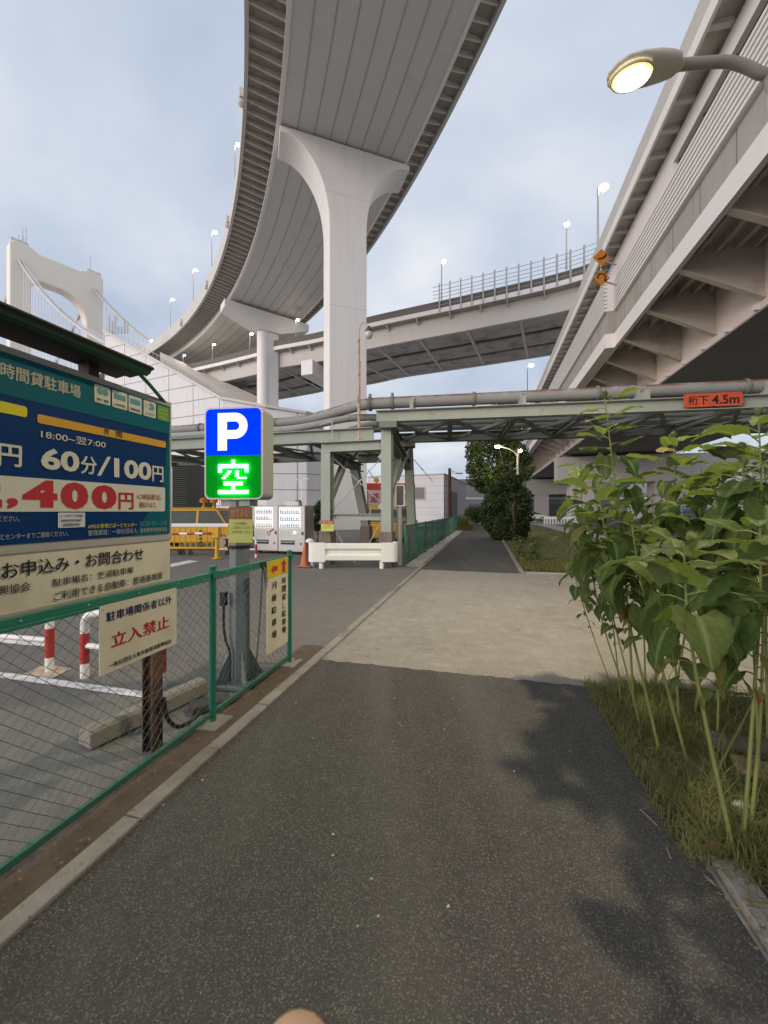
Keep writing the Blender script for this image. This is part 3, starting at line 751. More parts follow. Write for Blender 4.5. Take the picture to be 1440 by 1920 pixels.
for f, base in ((.62, B),):
    p = base + ax * (112 * f) + V((0, 0, ZT - 6 - (ZT - 56) * f - 4)); b.lathe([(.001, .7), (.6, 0), (.001, -.7)], p, 8)
b.build('cable_light', m_lampglow, br)

# =================================================================== ANCHORAGE BUILDING
m_anch = panel_mat('anchorage_panels', (.60, .595, .60), (.24, .23, .23), 5.5, 2.35, .07, (.86, -.5, 0), .6, var=.05, streak=.15)
an = thing('anchorage_building', 'huge pale panelled bridge anchorage with a steeply sloping roof line behind the parking signs', 'building', (-35, 62, 0))
Ap = at(196, 622, 69.0); Cp = at(417, 749, 57.5); Dp = at(500, 764, 56.0); Ep = at(575, 776, 56.5); Gp = at(625, 790, 60.0)
Bp = Ap.lerp(Cp, .55) + V((0, 0, 0))
front = [Ap, Bp, Cp, Dp, Ep, Gp]
back_ = [p + V((-9, 18, -1)) if i < 3 else p + V((2, 16, 0)) for i, p in enumerate(front)]
back_[0] = Ap + V((-4, 9, 0)); back_[1] = Bp + V((-3, 14, .5))
b = MB()
n = len(front); vs_ = [V((p.x, p.y, -.3)) for p in front] + front + back_ + [V((p.x, p.y, -.3)) for p in back_]
fs = []
for i in range(n - 1):
    fs.append((i, i + 1, n + i + 1, n + i)); fs.append((2 * n + i, 2 * n + i + 1, 3 * n + i + 1, 3 * n + i)[::-1])
fs += [(0, n, 2 * n, 3 * n), (n - 1, 4 * n - 1, 3 * n - 1, 2 * n - 1)]
b.add(vs_, fs); b.build('wall', m_anch, an)
b = MB(); b.add(front + back_, [(i, i + 1, n + i + 1, n + i) for i in range(n - 1)]); b.build('roof', m_soffit, an)
b = MB()
for i in range(n - 1): b.bar(front[i] + V((0, -.1, .15)), front[i + 1] + V((0, -.1, .15)), .5, .35)
b.build('coping', m_steel, an)
b = MB()
for i in range(2):
    p, q = front[i] + V((0, .5, .4)), front[i + 1] + V((0, .5, .4)); b.tube([p + V((0, 0, .8)), q + V((0, 0, .8))], .05, 4)
    for k in range(16): r = p.lerp(q, k / 15); b.tube([r, r + V((0, 0, .8))], .04, 4)
for k in range(7): p = Ap + V((.4 + k * .55, .6, 0)); b.tube([p, p + V((0, 0, random.choice((1.2, 2.2, 3.2))))], .16, 5)
b.build('roof_railing', m_cable, an)
# second roof wing rising behind
b = MB(); q0 = at(300, 660, 72); q1 = at(420, 745, 62); q2 = at(530, 765, 64); q3 = at(400, 712, 80)
b.add([q0, q1, q2, q3, V((q1.x, q1.y, 0)), V((q2.x, q2.y, 0)), V((q0.x, q0.y, 0)), V((q3.x, q3.y, 0))], [(0, 1, 2, 3), (1, 4, 5, 2), (0, 6, 4, 1), (3, 2, 5, 7), (0, 3, 7, 6)]); b.build('roof_wing', pmat('wing_roof', (.55, .5, .45), .7, .12, .4), an)
# =================================================================== PIPE BRIDGE
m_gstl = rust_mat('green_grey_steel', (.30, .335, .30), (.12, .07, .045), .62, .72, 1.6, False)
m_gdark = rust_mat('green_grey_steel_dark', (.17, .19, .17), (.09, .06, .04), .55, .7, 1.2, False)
m_pipe = rust_mat('rusty_pipe', (.27, .285, .28), (.125, .055, .032), .40, .56, 1.7, True)
m_pipe2 = rust_mat('old_pipe', (.30, .31, .30), (.13, .08, .055), .55, .66, 1.8, True)
m_rustpole = rust_mat('rusty_pole_paint', (.50, .38, .27), (.17, .06, .025), .5, .6, 3, False)
m_ped = pmat('pedestal_concrete', (.17, .15, .13), .9, .2, 3, .3, 40, dirt=(2, .45, .5), dcol=(.07, .065, .055))
pb = thing('pipe_bridge', 'grey-green steel pipe bridge on braced legs crossing over the path, with rusty pipes on top', 'pipe bridge', L(-3.7, 12.8, 0), RZ)
def hbeam(mb, p, q, w_, h_, up=UZ, tf=.02):
    p, q = V(p), V(q); d = (q - p).normalized(); x = d.cross(up).normalized(); y = x.cross(d)
    for sgn in (-1, 1): mb.bar(p + y * sgn * (h_ / 2 - tf / 2), q + y * sgn * (h_ / 2 - tf / 2), w_, tf, up)
    mb.bar(p, q, .014, h_ - 2 * tf, up)
TA, TB = -4.677, -2.787; SF, SB = 10.95, 14.6
# pedestals
for t, s in ((TA, SF), (TB, SF), (TA + .1, SB), (TB + .05, SB)):
    b = MB(); b.pbox(t - .2, t + .2, s - .22, s + .22, -.25, .99); b.build('pedestal', m_ped, pb, bevel=.02)
# legs
def leg(t, s, ztop, t2, s2):
    b = MB(); hbeam(b, L(t, s, .99), L(t2, s2, ztop), .30, .30, DS); b.build('leg', m_gstl, pb)
leg(TA, SF, 3.39, TA, SF); leg(TB, SF, 3.98, TB, SF)
leg(TA + .1, SB, 3.39, TA - .05, SB - 1.1); leg(TB + .05, SB, 4.1, TB, SB - .5)
for t in (TA, TB):
    b = MB(); hbeam(b, L(t, SF + .1, 1.9), L(t, SF + 1.5, 3.3), .2, .2, DT); b.build('strut', m_gstl, pb)
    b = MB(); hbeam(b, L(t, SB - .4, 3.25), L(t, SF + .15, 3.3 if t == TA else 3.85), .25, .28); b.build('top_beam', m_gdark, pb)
b = MB(); hbeam(b, L(TB, SF + 1.0, 2.6), L(TB, SB - .6, 3.9), .2, .2, DT); b.build('strut', m_gstl, pb)
# cross beams between the legs
b = MB(); hbeam(b, L(TA - .2, SF, 3.54), L(TB - .16, SF, 3.54), .30, .30); b.build('cap_beam', m_gstl, pb)
b = MB(); hbeam(b, L(TA + .16, SF, 1.42), L(TB - .16, SF, 1.42), .2, .19); b.build('tie_beam', m_gstl, pb)
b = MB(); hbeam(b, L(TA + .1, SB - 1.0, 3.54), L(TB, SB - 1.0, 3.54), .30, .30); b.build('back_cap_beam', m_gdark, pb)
b = MB(); hbeam(b, L(TA + .2, SB, 1.3), L(TB - .1, SB, 1.3), .2, .2); b.build('back_tie_beam', m_gdark, pb)
b = MB()
for (t0, z0, t1, z1, s) in ((TA + .15, 1.6, TB - .1, 3.25, SF + .02), (TA + .15, 3.25, TB - .1, 1.75, SF + .05), (TA + .25, .95, TA + .9, .0, SF + .06), (TB - .2, 1.3, TA + .95, -.05, SF + .04), (TA + .3, 1.4, TB - .3, 3.2, SB - .5), (TA + .3, 3.2, TB - .3, 1.4, SB - .45), (TB + .05, 3.7, TB + .9, 2.7, SB - .4)):
    b.tube([L(t0, s, z0), L(t1, s, z1)], .013, 5)
    b.tube([L(lerp(t0, t1, .5), s, lerp(z0, z1, .5)), L(lerp(t0, t1, .57), s, lerp(z0, z1, .57))], .024, 6)
for t, z, sg in ((TA + .2, 1.65, 1), (TB - .17, 3.2, -1), (TB - .17, 1.72, -1)): b.add([L(t, SF, z - .1), L(t + .12 * sg, SF, z), L(t, SF, z + .13), L(t - .03 * sg, SF + .01, z)], [(0, 1, 2, 3)])
b.build('brace_rods', m_galv, pb)
# left span
b = MB(); hbeam(b, L(-18, SF, 3.88), L(-3.2, SF, 3.88), .26, .38); b.build('left_girder', m_gstl, pb)
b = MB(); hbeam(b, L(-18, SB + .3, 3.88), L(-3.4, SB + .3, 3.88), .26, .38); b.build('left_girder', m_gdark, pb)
b = MB()
for k in range(9): t = -17.5 + k * 1.75; hbeam(b, L(t, SF, 3.76), L(t, SB + .3, 3.76), .16, .16)
for k in range(8): t = -17.5 + k * 1.75; b.bar(L(t, SF, 3.74), L(t + 1.75, SB + .3, 3.74), .1, .05); b.bar(L(t + 1.75, SF, 3.74), L(t, SB + .3, 3.74), .1, .05)
b.build('left_cross_bracing', m_gdark, pb)
# right span
PA = at(706, 792, 11.1); PA = V((PA.x, PA.y, 0)); PDx = V((math.cos(R(9.14)), -math.sin(R(9.14)), 0)); PDy = V((PDx.y * -1, PDx.x, 0))
def Q(a, c, z): return PA + PDx * a + PDy * c + V((0, 0, z))
b = MB(); hbeam(b, Q(0, 0, 4.31), Q(26, 0, 4.31), .28, .33); b.build('right_girder', m_gstl, pb)
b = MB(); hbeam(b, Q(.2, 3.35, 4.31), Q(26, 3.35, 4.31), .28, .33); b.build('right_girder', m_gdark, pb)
b = MB()
for k in range(15):
    a = .3 + k * 1.8; hbeam(b, Q(a, 0, 4.24), Q(a, 3.35, 4.24), .15, .17)
    b.bar(Q(a, 0.1, 4.19), Q(a + 1.8, 3.3, 4.19), .09, .09); b.bar(Q(a + 1.8, 0.1, 4.17), Q(a, 3.3, 4.17), .09, .09)
    b.box(Q(a + .9, 1.7, 4.15), (.45, .45, .02), PDx, PDy)
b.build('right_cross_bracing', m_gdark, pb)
b = MB(); b.box(Q(.35, .1, 4.06), (.5, .5, .18), PDx, PDy); b.box(Q(.55, 3.2, 4.05), (.6, .5, .22), PDx, PDy); b.build('bearing_plates', m_gdark, pb)
for k in range(8):
    a = 1.0 + k * 3.1; b = MB()
    b.box(Q(a, .75, 4.62), (.10, 1.3, .30), PDx, PDy); b.box(Q(a, .8, 4.79), (.07, .45, .42), PDx, PDy); b.build('pipe_saddle', m_gstl, pb)
# pipes
def curve_pts(P, n=6): return smooth_poly([V(p) for p in P], n)
Z1 = 4.93
P1 = curve_pts([L(-20, 12.3, 4.70), L(-9, 12.3, 4.72), L(-6.4, 12.25, 4.74), L(-5.3, 12.05, 4.82), L(-4.3, 11.75, 4.92), Q(-.5, .85, Z1), Q(.6, .8, Z1), Q(4, .8, Z1), Q(12, .8, Z1), Q(26, .8, Z1)])
b = MB(); b.tube(P1, .175, 14); b.build('main_pipe', m_pipe, pb)
for a in (2.8, 6.2, 9.9, 13, 16.5): b = MB(); b.lathe([(.20, -.045), (.215, -.03), (.215, .03), (.20, .045)], Q(a, .8, Z1), 14, PDx); b.build('pipe_collar', m_gdark, pb)
for a in (-.35, .35): b = MB(); b.lathe([(.19, -.05), (.225, -.04), (.225, .04), (.19, .05)], Q(a, .82, Z1), 14, PDx); b.box(Q(a, .82, Z1 + .24), (.07, .12, .12), PDx, PDy); b.build('pipe_clamp', m_gdark, pb)
for t in (-14, -10.4, -7.2): b = MB(); b.lathe([(.19, -.04), (.21, -.03), (.21, .03), (.19, .04)], L(t, 12.3, 4.71), 14, DT); b.build('pipe_collar', m_gdark, pb)
P2 = curve_pts([L(-20, 11.15, 4.22), L(-8, 11.15, 4.22), L(-6.2, 11.2, 4.23), L(-5.2, 11.35, 4.36), L(-4.3, 11.7, 4.58), L(-3.4, 12.1, 4.66), Q(1.0, 1.6, 4.66), Q(5, 1.6, 4.66), Q(26, 1.6, 4.66)])
b = MB(); b.tube(P2, .115, 12); b.build('lower_pipe', m_pipe2, pb)
P3 = curve_pts([L(-20, 13.0, 4.3), L(-8, 13.0, 4.3), L(-5.4, 13.0, 4.34), L(-4, 12.9, 4.6), Q(.6, 2.3, 4.62), Q(6, 2.3, 4.62), Q(26, 2.3, 4.62)])
b = MB(); b.tube(P3, .13, 12); b.tube([p + V((0, .45, -.1)) for p in P3], .1, 10); b.build('back_pipe', m_pipe2, pb)
b = MB(); pts = [L(-4.45, 10.8, 3.7), L(-4.45, 10.78, 4.2), L(-4.5, 10.85, 4.3), L(-4.7, 10.95, 4.3), L(-5.0, 11.1, 4.28)]; b.tube(curve_pts(pts), .018, 6); b.build('conduit', m_galv, pb)
# height limit plate on the girder
def q_at(px, py, c):      # point on the span's front plane
    k = (px - CX) / F; o = PA + PDy * c
    a = (k * o.y - o.x) / (PDx.x - k * PDx.y); p = o + PDx * a
    return V((p.x, p.y, H0 + (CY - py) / F * p.y))
p0 = q_at(1283, 764, -.17); p1 = q_at(1394, 765, -.17); hh = q_at(1283, 739, -.17).z - p0.z
p1.z = p0.z; hs = thing('height_sign', 'red-orange plate reading 桁下4.5m fixed on the right girder of the pipe bridge', 'sign', p0)
b = MB(); W_ = (p1 - p0).length; b.prism([(0, .02), (.04, 0), (W_ * .46, 0), (W_ * .5, .015), (W_ * .54, 0), (W_ - .05, 0), (W_, .06), (W_, hh - .06), (W_ - .05, hh), (W_ * .54, hh), (W_ * .5, hh - .015), (W_ * .46, hh), (.04, hh), (0, hh - .02)], p0, PDx, UZ, PDy * .03); b.build('sign_plate', pmat('red_sign', (.48, .075, .03), .6, .12, 4, dirt=(5, .55, .5), dcol=(.3, .05, .03)), hs)
b = MB(); o_ = p0 - PDy * .006
text_to(b, '桁下', o_ + PDx * W_ * .07 + UZ * hh * .16, PDx, UZ, W_ * .34, hh * .68, .012)
text_to(b, '4.5m', o_ + PDx * W_ * .47 + UZ * hh * .16, PDx, UZ, W_ * .46, hh * .66, .02); b.build('lettering', m_black, hs)
# rusty lamp on the bridge
base = L(-3.75, SF, 3.7); base = at(673, 830, L(-3.72, SF).y); base.z = 3.69
rl = thing('rusty_lamp', 'unlit gooseneck lamp on a thin rusty pole standing on the pipe bridge', 'lamp', base)
b = MB(); b.tube([base, base + V((0, 0, 2.35))], .045, 8); b.tube([base + V((0, 0, 2.3)), base + V((0, 0, 3.1))], .033, 8); b.lathe([(.1, 0), (.09, .02), (.05, .1), (.045, .2)], base, 10); b.lathe([(.055, 0), (.055, .25)], base + V((0, 0, 1.0)), 8)
b.lathe([(.052, 0), (.052, .12)], base + V((0, 0, 2.28)), 8); b.build('pole', m_rustpole, rl)
b = MB(); b.tube(curve_pts([base + V(q) for q in ((0, 0, 3.0), (.01, 0, 3.35), (.1, 0, 3.55), (.22, -.02, 3.52), (.28, -.03, 3.4))]), .02, 6); b.build('arm', m_galv, rl)
b = MB(); b.lathe([(.03, .16), (.06, .12), (.11, .02), (.115, -.03)], base + V((.3, -.04, 3.28)), 12); b.build('lamp_head', pmat('lamp_head_dark', (.08, .06, .05), .5), rl)
b = MB(); b.lathe([(.11, 0), (.125, -.07), (.1, -.15), (.05, -.19), (.001, -.2)], base + V((.3, -.04, 3.25)), 12); b.build('glass_globe', pmat('globe', (.55, .52, .5), .15), rl)
# pump house with louvres left of the machines
m_louv = pmat('louvre_green', (.10, .12, .10), .6, .2, 4)
ph = thing('plant_house', 'dark louvred small building glimpsed under the pipe bridge beside the big parking sign', 'building', at(335, 990, 22) * V((1, 1, 0)) if False else V(((335 - CX) / F * 22, 22, 0)))
b = MB(); x0 = (300 - CX) / F * 22; x1 = (348 - CX) / F * 22; b.hexa([V((x0 - 2, 22, 0)), V((x1, 22, 0)), V((x1, 26, 0)), V((x0 - 2, 26, 0)), V((x0 - 2, 22, 4.4)), V((x1, 22, 4.4)), V((x1, 26, 4.4)), V((x0 - 2, 26, 4.4))]); b.build('wall', pmat('house_wall', (.05, .06, .055), .6), ph)
b = MB()
for k in range(34): b.box(V((x1 - .28, 21.93, .3 + k * .12)), (.75, .12, .035), V((1, 0, 0)), V((0, .8, -.6)), V((0, .6, .8)))
b.build('louvres', m_louv, ph)
b = MB()
for x in (x1 - .75, x1 - 1.3): b.box(V((x, 21.95, 2.2)), (.07, .06, 4.3))
for z in (1.6, 2.7, 3.8): b.box(V((x1 - 1.03, 21.96, z)), (.6, .05, .06))
b.build('window_frame', m_galv, ph)

# =================================================================== GUARDRAIL, CONE, POST SIGN
m_grail = pmat('guardrail_paint', (.70, .73, .67), .5, .06, 3, dirt=(4, .58, .5), dcol=(.4, .36, .3))
gr = thing('guardrail', 'short white guardrail with rounded ends in front of the pipe bridge legs', 'guardrail', at(660, 1063, 10.9) * V((1, 1, 0)))
GY = 10.75; gx0, gx1 = (590 - CX) / F * GY, (734 - CX) / F * GY; zt, zb_ = .70, .20
prof = [(0, zb_), (-.055, zb_ + .03), (-.06, zb_ + .15), (.0, zb_ + .21), (.0, zb_ + .29), (-.06, zb_ + .35), (-.055, zb_ + .47), (0, zt), (.03, zt), (.03, zb_)]
b = MB(); b.prism([(p[0], p[1]) for p in prof], V((gx0, GY, 0)), V((0, 1, 0)), UZ, V((gx1 - gx0, 0, 0))); b.build('beam', m_grail, gr, bevel=.006)
def gend(xc, sgn):
    b = MB(); rr = []
    for i in range(9):
        a = i / 8 * math.pi * .95; rr.append((xc + sgn * (.02 + .17 * math.sin(a)), GY - .06 + .17 * (1 - math.cos(a))))
    rr = [(xc - sgn * .30, GY - .062)] + rr
    b.loft([[V((x, y, z)) for z in (zb_ - .02, zb_, zt, zt + .02, zt + .02, zt, zb_, zb_ - .02)] if False else [V((x, y, zb_ - .02)), V((x, y, zt + .02)), V((x, y + .015, zt + .02)), V((x, y + .015, zb_ - .02))] for x, y in rr], True, True)
    b.build('end_piece', m_grail, gr)
gend(gx1, 1); gend(gx0, -1)
for x, y in (((602 - CX) / F * GY, GY + .05), ((716 - CX) / F * GY, GY + .05), ((585 - CX) / F * (GY + .35), GY + .4)):
    b = MB(); b.tube([(x, y, -.1), (x, y, zb_ + .1)], .065, 12); b.build('post', m_grail, gr)
b = MB(); x = (581 - CX) / F * 11.1; b.lathe([(.12, 0), (.12, .05), (.06, .1), (.001, .1)], (x, 11.1, .70), 14)
b.build('end_cap', m_grail, gr)
m_conep = pmat('cone_orange', (.42, .13, .06), .6, .15, 4)
def cone(p, h, label):
    t = thing('traffic_cone', label, 'traffic cone', p)
    MB().box(V(p) + V((0, 0, .015)), (h * .5, h * .5, .03)).build('base', m_conep, t, bevel=.008)
    MB().lathe([(h * .19, .03), (h * .1, h * .6), (h * .035, h * .97), (.001, h)], V(p), 16).build('cone_body', m_conep, t)
cone(at(572, 1062, 11.1) * V((1, 1, 0)), .74, 'faded orange traffic cone standing at the left end of the white guardrail')
cone(at(986, 1004, 24.5) * V((1, 1, 0)), .6, 'small orange cone on the grass to the right of the dark bush')
mp_ = at(749, 1055, 11.5) * V((1, 1, 0))
ms = thing('delineator_board', 'black board in a rounded pale frame on a grey pole beside the path', 'sign', mp_)
MB().tube([mp_ + V((0, 0, -.1)), mp_ + V((0, 0, 2.3))], .085, 12).build('pole', m_galv, ms)
c = at(750, 929, 11.38); ww, hh = 17.5 / F * 11.38 / 2, 40.5 / F * 11.38 / 2
b = MB(); b.prism(rrect(-ww, -hh, ww, hh, .05), c + V((0, -.0, 0)), V((1, 0, 0)), UZ, V((0, .03, 0))); b.build('frame', pmat('pale_frame', (.72, .72, .58), .5), ms)
b = MB(); b.prism(rrect(-ww + .032, -hh + .032, ww - .032, hh - .032, .03), c + V((0, -.006, 0)), V((1, 0, 0)), UZ, V((0, .02, 0))); b.build('board', glass_mat('board_black', (.012, .016, .014), .12), ms)

# =================================================================== VENDING MACHINES
m_vend = pmat('vending_white', (.62, .61, .60), .4, .05, 2)
m_vside = pmat('vending_side', (.34, .31, .28), .5, .08, 2)
def vend(tc, s, wdt, hgt, label, kind):
    o = thing('vending_machine', label, 'vending machine', L(tc, s), RZ, 'drink vending machines')
    t0, t1 = tc - wdt / 2, tc + wdt / 2
    b = MB(); b.pbox(t0, t1, s + .06, s + .75, .08, hgt); b.build('cabinet', m_vside, o, bevel=.015)
    b = MB(); b.pbox(t0, t1, s - .02, s + .058, .1, hgt); b.build('door', m_vend, o, bevel=.02)
    b = MB()
    for t in (t0 + .12, t1 - .12): b.pbox(t - .06, t + .06, s + .1, s + .22, 0, .08)
    b.build('feet', m_black, o)
    d0, d1 = t0 + wdt * .04, t0 + wdt * (.80 if kind == 0 else .84); z0, z1 = hgt * .545, hgt * .965
    b = MB(); b.pbox(d0, d1, s - .03, s - .021, z0, z1); b.build('lit_display', emat('vending_light', (.93, .97, 1.0), 1.25), o)
    cols = [(.5, .03, .05), (.05, .25, .55), (.10, .40, .12), (.55, .35, .06), (.35, .12, .4), (.05, .05, .06), (.12, .45, .6), (.75, .75, .78)]
    rows = 3; rh = (z1 - z0) / rows
    per = [MB() for _ in cols]
    rnd = random.Random(3 + kind)
    for r in range(rows):
        n = 10 + kind
        run = None
        for k in range(n):
            t = lerp(d0 + .06, d1 - .06, k / (n - 1)); zb = z0 + r * rh + .05
            if run is None or rnd.random() < .45: run = rnd.randrange(len(cols))
            h_ = rh * rnd.choice((.42, .5, .56)); rr = (d1 - d0) / n * .27
            per[run].lathe([(rr, 0), (rr, h_ * .62), (rr * .45, h_ * .85), (rr * .45, h_)], L(t, s - .045, zb), 8)
    for mb, c_ in zip(per, cols):
        if mb.v: mb.build('drink_bottles', emat('bottle', tuple(x * .7 + .22 for x in c_), .75), o)  # bottles emit a little themselves, in place of light from the display
    b = MB()
    for r in range(rows): b.pbox(d0 + .03, d1 - .02, s - .042, s - .031, z0 + r * rh + .015, z0 + r * rh + .04)
    b.build('price_strips', pmat('strip', (.15, .15, .16), .5), o)
    b = MB(); b.pbox(t0 + wdt * .1, t0 + wdt * .62, s - .032, s - .021, hgt * .20, hgt * .285); b.build('dispensing_slot', m_black, o)
    b = MB(); b.pbox(t0 + wdt * .13, t0 + wdt * .6, s - .037, s - .033, hgt * .235, hgt * .265); b.build('flap', pmat('flap', (.3, .3, .32), .3), o)
    b = MB(); b.pbox(t0 + wdt * .08, t0 + wdt * .45, s - .026, s - .021, hgt * .36, hgt * .50)
    b.build('notices', pmat('notice_paper', (.55, .56, .52), .7, .3, 16), o)
    b = MB(); b.pbox(t1 - wdt * .12, t1 - wdt * .05, s - .035, s - .021, hgt * .40, hgt * .47); b.lathe([(.035, 0), (.035, .02), (.001, .02)], L(t1 - wdt * .14, s - .02, hgt * .22), 10, -DS); b.build('coin_slot', pmat('coin', (.06, .06, .06), .4), o)
    if kind == 0:
        b = MB()
        for i in range(8):
            a0, a1 = R(45 * i), R(45 * i + 45); cc = L(t0 + wdt * .62, s - .028, hgt * .42)
            b.add([cc + DT * math.cos(a) * r + UZ * math.sin(a) * r for a, r in ((a0, .05), (a1, .05), (a1, .085), (a0, .085))], [(0, 1, 2, 3)])
        b.bar(L(t0 + wdt * .68, s - .028, hgt * .46), L(t0 + wdt * .84, s - .028, hgt * .51), .004, .06); b.build('red_emblem', pmat('red_emblem', (.35, .03, .03), .5), o)
    else:
        b = MB(); b.pbox(t0 + wdt * .58, t0 + wdt * .66, s - .03, s - .021, hgt * .425, hgt * .475); b.build('button_lamp', emat('pale_lamp', (.9, 1, .9), 2), o)
        b = MB(); b.pbox(t0 + wdt * .68, t0 + wdt * .76, s - .03, s - .021, hgt * .43, hgt * .465); b.build('green_lamp', emat('green_lamp', (.3, .8, .2), 1.2), o)
vend(-8.03, 12.95, 1.0, 1.80, 'left drink vending machine with a red emblem under its lit display', 0)
vend(-6.92, 12.87, 1.08, 1.78, 'right drink vending machine, nearest to the cone, with a green coin lamp', 1)
p = L(-6.95, 13.1, 1.78); bt = thing('beacon_box', 'small white topper box resting on the right vending machine', 'box', p)
MB().box(p + V((0, 0, .09)), (.55, .3, .17), DT, DS).build('box_body', m_vend, bt, bevel=.03)
MB().box(p + DT * .18 + V((0, 0, .19)), (.16, .2, .08), DT, DS).build('grey_lid', pmat('lid', (.15, .16, .2), .5), bt, bevel=.02)

# =================================================================== YELLOW BARRIER, BAR GATE, YELLOW CARS
m_yel = pmat('yellow_paint', (.58, .34, .02), .45, .08, 3, dirt=(5, .62, .4), dcol=(.3, .18, .05))
m_red = pmat('red_paint', (.42, .035, .03), .5, .1, 4)
m_wht = pmat('white_paint', (.75, .74, .72), .5, .05, 4)
BY = 13.9; bx0, bx1 = (296 - CX) / F * BY, (429 - CX) / F * BY
yb = thing('rolling_barrier', 'yellow barred rolling gate on castors behind the bar gate', 'barrier', V(((bx0 + bx1) / 2, BY, 0)))
b = MB(); b.bar((bx0, BY, .27), (bx1 + .05, BY, .27), .12, .07); b.bar((bx0, BY, 1.02), (bx1, BY, 1.02), .05, .05)
n = 13
for k in range(n + 1): x = lerp(bx0, bx1, k / n); b.tube([(x, BY, .27), (x, BY, 1.02)], .022, 6)
b.build('frame', m_yel, yb)
b = MB(); b.box(((bx0 + bx1) / 2, BY - .04, 1.09), (bx1 - bx0, .02, .12)); b.build('top_board', m_wht, yb)
b = MB(); xs = (377 - CX) / F * BY
for k in range(5): b.box((xs, BY - .05, .34 + k * .13), (.09, .02, .065), V((1, 0, .5)).normalized(), V((0, 1, 0)), V((-.5, 0, 1)).normalized())
b.build('hazard_stripes', m_black, yb)
b = MB()
for x in (bx0 + .3, bx0 + .9, (337 - CX) / F * BY, (357 - CX) / F * BY, bx1 - .05): b.lathe([(.001, -.03), (.08, -.03), (.08, .03), (.001, .03)], (x, BY, .09), 10, V((0, 1, 0))); b.box((x, BY, .2), (.06, .05, .1))
b.build('castors', m_black, yb)
GYY = 12.9; gx = (407 - CX) / F * GYY
bg_ = thing('bar_gate', 'yellow parking bar gate post with a red and white arm reaching left', 'barrier gate', V((gx, GYY, 0)))
MB().tube([(gx, GYY, 0), (gx, GYY, .75)], .07, 12).build('post', m_yel, bg_)
MB().lathe([(.16, 0), (.16, .025), (.001, .03)], (gx, GYY, 0), 12).build('base_plate', m_yel, bg_)
MB().box((gx - .07, GYY, .88), (.34, .25, .36)).build('motor_box', m_yel, bg_, bevel=.015)
a0 = V((gx - .15, GYY - .16, .86)); a1 = V((gx - 3.2, GYY - .16, .80)); wb, rb = MB(), MB()
for k in range(12): (rb if k % 2 == 0 else wb).tube([a0.lerp(a1, k / 12), a0.lerp(a1, (k + 1) / 12)], .04, 8)
wb.build('arm', m_wht, bg_); rb.build('red_bands', m_red, bg_)
m_glass = pmat('car_glass', (.06, .075, .07), .25, .3, 3, spec=.25)
m_tyre = pmat('tyre', (.02, .02, .02), .8, .1, 5); m_rim = pmat('rim', (.35, .35, .35), .4, .1, 5)
